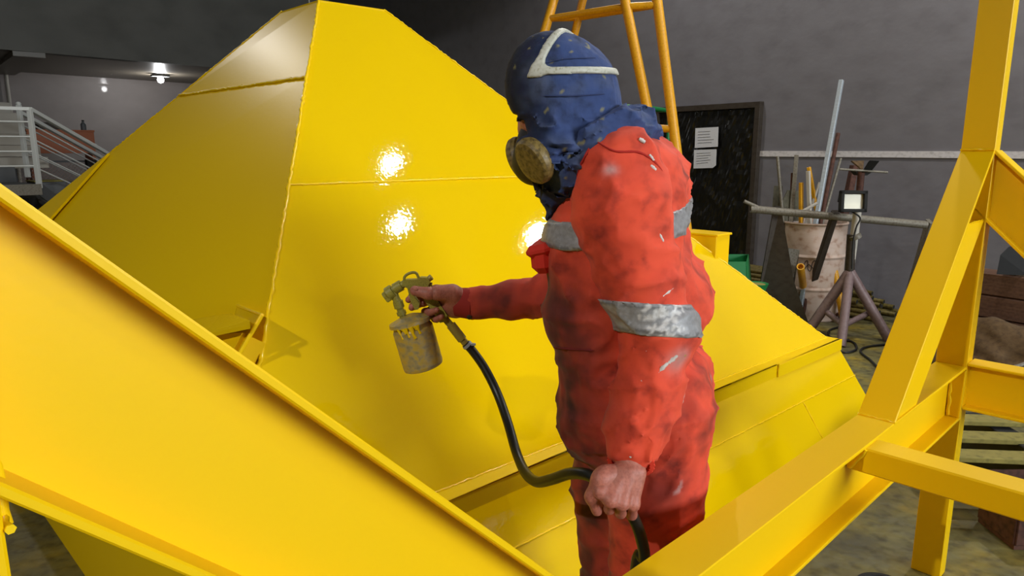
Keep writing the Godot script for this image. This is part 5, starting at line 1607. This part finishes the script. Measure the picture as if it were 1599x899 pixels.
# ---------- the low bay on the left ----------
func left_bay() -> void:
	# downlight under the bay's ceiling
	var lp := Vector3(-7.438, 2.98, -15.48)
	var t := thing("bay_downlight", "small round downlight under the ceiling of the low bay", "lamp", lp)
	obj("bracket", box(S.new(), lp + Vector3(0, -0.015, 0), Vector3(0.34, 0.04, 0.16), Basis(LD, Vector3.UP, LD.cross(Vector3.UP)), 0.004), M.gray, t)
	obj("glowing_bulb", lathe(S.new(), lp + Vector3(0, -0.10, 0), Vector3.UP, [Vector2(0.0, -0.07), Vector2(0.05, -0.05), Vector2(0.07, 0.0), Vector2(0.05, 0.05), Vector2(0.03, 0.07), Vector2(0.0, 0.07)], 20), glow(Color(1, 1, 1), 14.0), t)
	var l := OmniLight3D.new()
	l.name = "bay_light"
	l.light_energy = 1.5
	l.light_size = 0.05
	l.omni_range = 40.0
	l.omni_attenuation = 2.0
	l.shadow_enabled = true
	add_child(l)
	l.position = lp + Vector3(0, -0.10, 0)
	# stair with white railings
	var st := thing("staircase", "steel stair with white tube railings and a small landing at the left", "stairs", Vector3(-6.742, 0, -9.542))
	var W: Material = M.white
	# near railing: level at the landing, then falling away to the right
	var top := Vector3(-5.785, 1.91, -8.7)
	var foot := Vector3(-5.849, 1.018, -8.75)
	foot = Vector3(top.x, foot.y, top.z)
	var lvl := Vector3(-6.291, 1.916, -8.3)
	lvl.y = top.y
	var dn := (LD * 0.865 + Vector3(0, -0.5, 0)).normalized()
	var fall := Vector3(-5.834, 1.391, -10.3) - top
	fall = fall.normalized()
	obj("railing_post", bar(S.new(), top, foot - Vector3(0, 0.05, 0), 0.05, 0.05, Vector3(0, 0, 1)), W, st)
	obj("handrail", bar(S.new(), lvl, top, 0.04, 0.05), W, st)
	obj("handrail", bar(S.new(), top, top + fall * 2.9, 0.045, 0.05), W, st)
	var hh := top.y - foot.y
	for i in 4:
		var y := hh * (0.17 + 0.195 * i)
		obj("rail_bar", rod(S.new(), lvl - Vector3(0, y, 0), top - Vector3(0, y, 0), 0.010, 8), W, st)
		obj("rail_bar", rod(S.new(), top - Vector3(0, y + 0.03, 0), top + fall * 2.9 - Vector3(0, y + 0.03, 0), 0.010, 8), W, st)
	obj("railing_post", bar(S.new(), top + fall * 2.2, top + fall * 2.2 - Vector3(0, hh, 0), 0.05, 0.05, Vector3(0, 0, 1)), W, st)
	# far railing
	var sh := -LN * 0.9
	var t2 := Vector3(-6.487, 2.006, -9.55)
	var f2 := Vector3(t2.x, foot.y + 0.05, t2.z)
	obj("railing_post", bar(S.new(), t2, f2, 0.05, 0.05, Vector3(0, 0, 1)), W, st)
	obj("knob", lathe(S.new(), t2, Vector3.UP, [Vector2(0.0, -0.01), Vector2(0.03, 0.0), Vector2(0.035, 0.02), Vector2(0.02, 0.04), Vector2(0.0, 0.045)], 14), W, st)
	obj("handrail", bar(S.new(), t2 - Vector3(0, 0.09, 0), t2 - Vector3(0, 0.09, 0) + fall * 3.2, 0.045, 0.05), W, st)
	for i in 4:
		var y := hh * (0.28 + 0.19 * i)
		obj("rail_bar", rod(S.new(), t2 - Vector3(0, y, 0), t2 + fall * 3.2 - Vector3(0, y, 0), 0.010, 8), W, st)
	# landing and its edge
	var lc := foot - LN * 0.5 - LD * 0.75
	var LB := Basis(LD, Vector3.UP, LD.cross(Vector3.UP))
	obj("landing", box(S.new(), lc + Vector3(0, -0.05, 0), Vector3(1.5, 0.09, 1.15), LB, 0.004), M.gray, st)
	obj("landing_edge", box(S.new(), lc + LN * 0.59 + Vector3(0, -0.06, 0), Vector3(1.5, 0.13, 0.02), LB), M.greysteel, st)
	obj("kick_plate", box(S.new(), lc - LN * 0.56 + Vector3(0, 0.09, 0), Vector3(1.5, 0.2, 0.015), LB), M.gray, st)
	for e in [0.62, -0.62]:
		obj("landing_leg", bar(S.new(), Vector3((lc + LD * e).x, foot.y - 0.1, (lc + LD * e).z), Vector3((lc + LD * e).x, 0, (lc + LD * e).z), 0.06, 0.06, Vector3(0, 0, 1)), M.greysteel, st)
	# flight going up at the back left, flight going down to the right
	for i in 6:
		obj("tread", box(S.new(), Vector3(-7.06, 1.182, -9.95) - LN * 0.25 * i - LD * 0.02 * i + Vector3(0, 0.07 + 0.16 * i, 0), Vector3(1.0, 0.155, 0.26), LB, 0.004), M.offwhite, st)
	for i in 5:
		var c := foot - LN * 0.45 + Vector3(fall.x, 0, fall.z).normalized() * (0.15 + 0.27 * i) + Vector3(0, -0.17 * (i + 1), 0)
		obj("tread", box(S.new(), c, Vector3(0.26, 0.04, 0.9), Basis(Vector3(fall.x, 0, fall.z).normalized(), Vector3.UP, Vector3(fall.x, 0, fall.z).normalized().cross(Vector3.UP)), 0.003), M.gray, st)
	var fd := Vector3(fall.x, 0, fall.z).normalized()
	obj("stringer", bar(S.new(), foot - Vector3(0, 0.06, 0), foot - Vector3(0, 1.0, 0) + fd * 1.6, 0.16, 0.02), M.gray, st)
	# white pole at the far left
	tag(obj("white_pole", rod(S.new(), Vector3(-10.26, 2.98, -14.85), Vector3((Vector3(-10.26, 2.98, -14.85)).x, 0, (Vector3(-10.26, 2.98, -14.85)).z), 0.035, 10), M.offwhite), "thin pale pole standing behind the stair at the left edge", "pole")
	# brown desk screen, bottle, box, and a mesh guard before them
	var d0 := Vector3(-8.669, 0.75, -13.66)
	var bb := Basis(LD, Vector3.UP, LD.cross(Vector3.UP))
	var dk := Vector3(-7.505, 1.552, -12)
	var ds := thing("wooden_desk", "brown wooden desk front seen through the stair railings", "desk", Vector3(dk.x, 0, dk.z))
	obj("front_panel", box(S.new(), dk, Vector3(0.98, 0.36, 0.03), bb, 0.003), M.desk, ds)
	obj("top", box(S.new(), dk + Vector3(0, 0.19, 0) - LN * 0.22, Vector3(1.0, 0.03, 0.5), bb, 0.003), M.desk, ds)
	for e in [-0.46, 0.46]:
		obj("leg", bar(S.new(), Vector3(dk.x, dk.y - 0.15, dk.z) + LD * e - LN * 0.2, Vector3(dk.x, 0, dk.z) + LD * e - LN * 0.2, 0.05, 0.4, LD), M.desk, ds)
	tag(obj("carton", box(S.new(), dk + Vector3(0, 0.265, 0) - LN * 0.25 - LD * 0.12, Vector3(0.3, 0.12, 0.2), bb, 0.003), M.darkmetal), "dark carton on the brown desk", "carton")
	var bt := dk + Vector3(0, 0.205, 0) - LN * 0.12 + LD * 0.38
	var bo := thing("bottle", "small dark bottle standing on the right end of the brown desk", "bottle", bt)
	obj("glass_body", lathe(S.new(), bt, Vector3.UP, [Vector2(0.0, 0.0), Vector2(0.04, 0.0), Vector2(0.042, 0.01), Vector2(0.042, 0.1), Vector2(0.018, 0.135), Vector2(0.018, 0.15), Vector2(0.0, 0.15)], 18), M.gray, bo)
	obj("cap", lathe(S.new(), bt + Vector3(0, 0.15, 0), Vector3.UP, [Vector2(0.0, 0.0), Vector2(0.02, 0.0), Vector2(0.02, 0.02), Vector2(0.0, 0.02)], 14), M.bore, bo)
	# expanded-metal guard
	var g := thing("mesh_guard", "pinkish expanded metal guard in front of the desk", "guard", Vector3(-10.43, 0, -16.68))
	var g0 := Vector3(-7.768, 1.144, -11.5)
	var gw := 2.0
	var s := S.new()
	var gb := Vector3(g0.x, 0.90, g0.z) - LD * 0.2
	var gm := mat(Color(0.62, 0.53, 0.50), 0.6)
	for i in 34:
		for sg in [-1, 1]:
			var x0 := gw * i / 34.0
			var x1: float = x0 + sg * 0.34 * 0.9
			var y0 := 0.0
			var y1 := 0.34
			if x1 > gw:
				y1 *= (gw - x0) / (x1 - x0)
				x1 = gw
			if x1 < 0:
				y1 *= x0 / (x0 - x1)
				x1 = 0
			bar(s, gb + LD * x0 + Vector3(0, y0, 0), gb + LD * x1 + Vector3(0, y1, 0), 0.012, 0.004, LN, 0.0)
	obj("wire_lattice", s, gm, g).set_meta("kind", "stuff")
	obj("frame_rail", bar(S.new(), gb, gb + LD * gw, 0.03, 0.03), M.gray, g)
	obj("frame_rail", bar(S.new(), gb + Vector3(0, 0.34, 0), gb + LD * gw + Vector3(0, 0.34, 0), 0.03, 0.03), M.gray, g)
	for x in [0.0, gw]:
		obj("frame_post", bar(S.new(), gb + LD * x + Vector3(0, 0.34, 0), Vector3(gb.x, 0, gb.z) + LD * x, 0.04, 0.04, LN), M.gray, g)
	# dark bench under the guard and a grey cabinet before it
	var cb := Vector3(-6.28, 0.8319, -9.6)
	var cabinet := thing("grey_cabinet", "low grey cabinet with a yellowish top beside the landing", "cabinet", Vector3(cb.x, 0, cb.z))
	var ct := (Vector3(-6.258, 1.012, -9.6)).y
	obj("body", box(S.new(), Vector3(cb.x, ct / 2, cb.z), Vector3(0.36, ct, 0.4), bb, 0.006), M.gray, cabinet)
	obj("top", box(S.new(), Vector3(cb.x, ct + 0.008, cb.z), Vector3(0.38, 0.016, 0.42), bb, 0.003), M.slat, cabinet)
	var bc := Vector3(-6.849, 0.9224, -11.2)
	tag(obj("dark_bench", box(S.new(), Vector3(bc.x, 0.43, bc.z), Vector3(1.9, 0.86, 0.5), bb, 0.006), M.bore), "dark bench under the mesh guard", "bench")
	tag(obj("black_box", box(S.new(), Vector3(-6.652, 1.218, -11.3), Vector3(0.14, 0.12, 0.12), bb, 0.006), M.bore), "small black box at the right end of the mesh guard", "box")
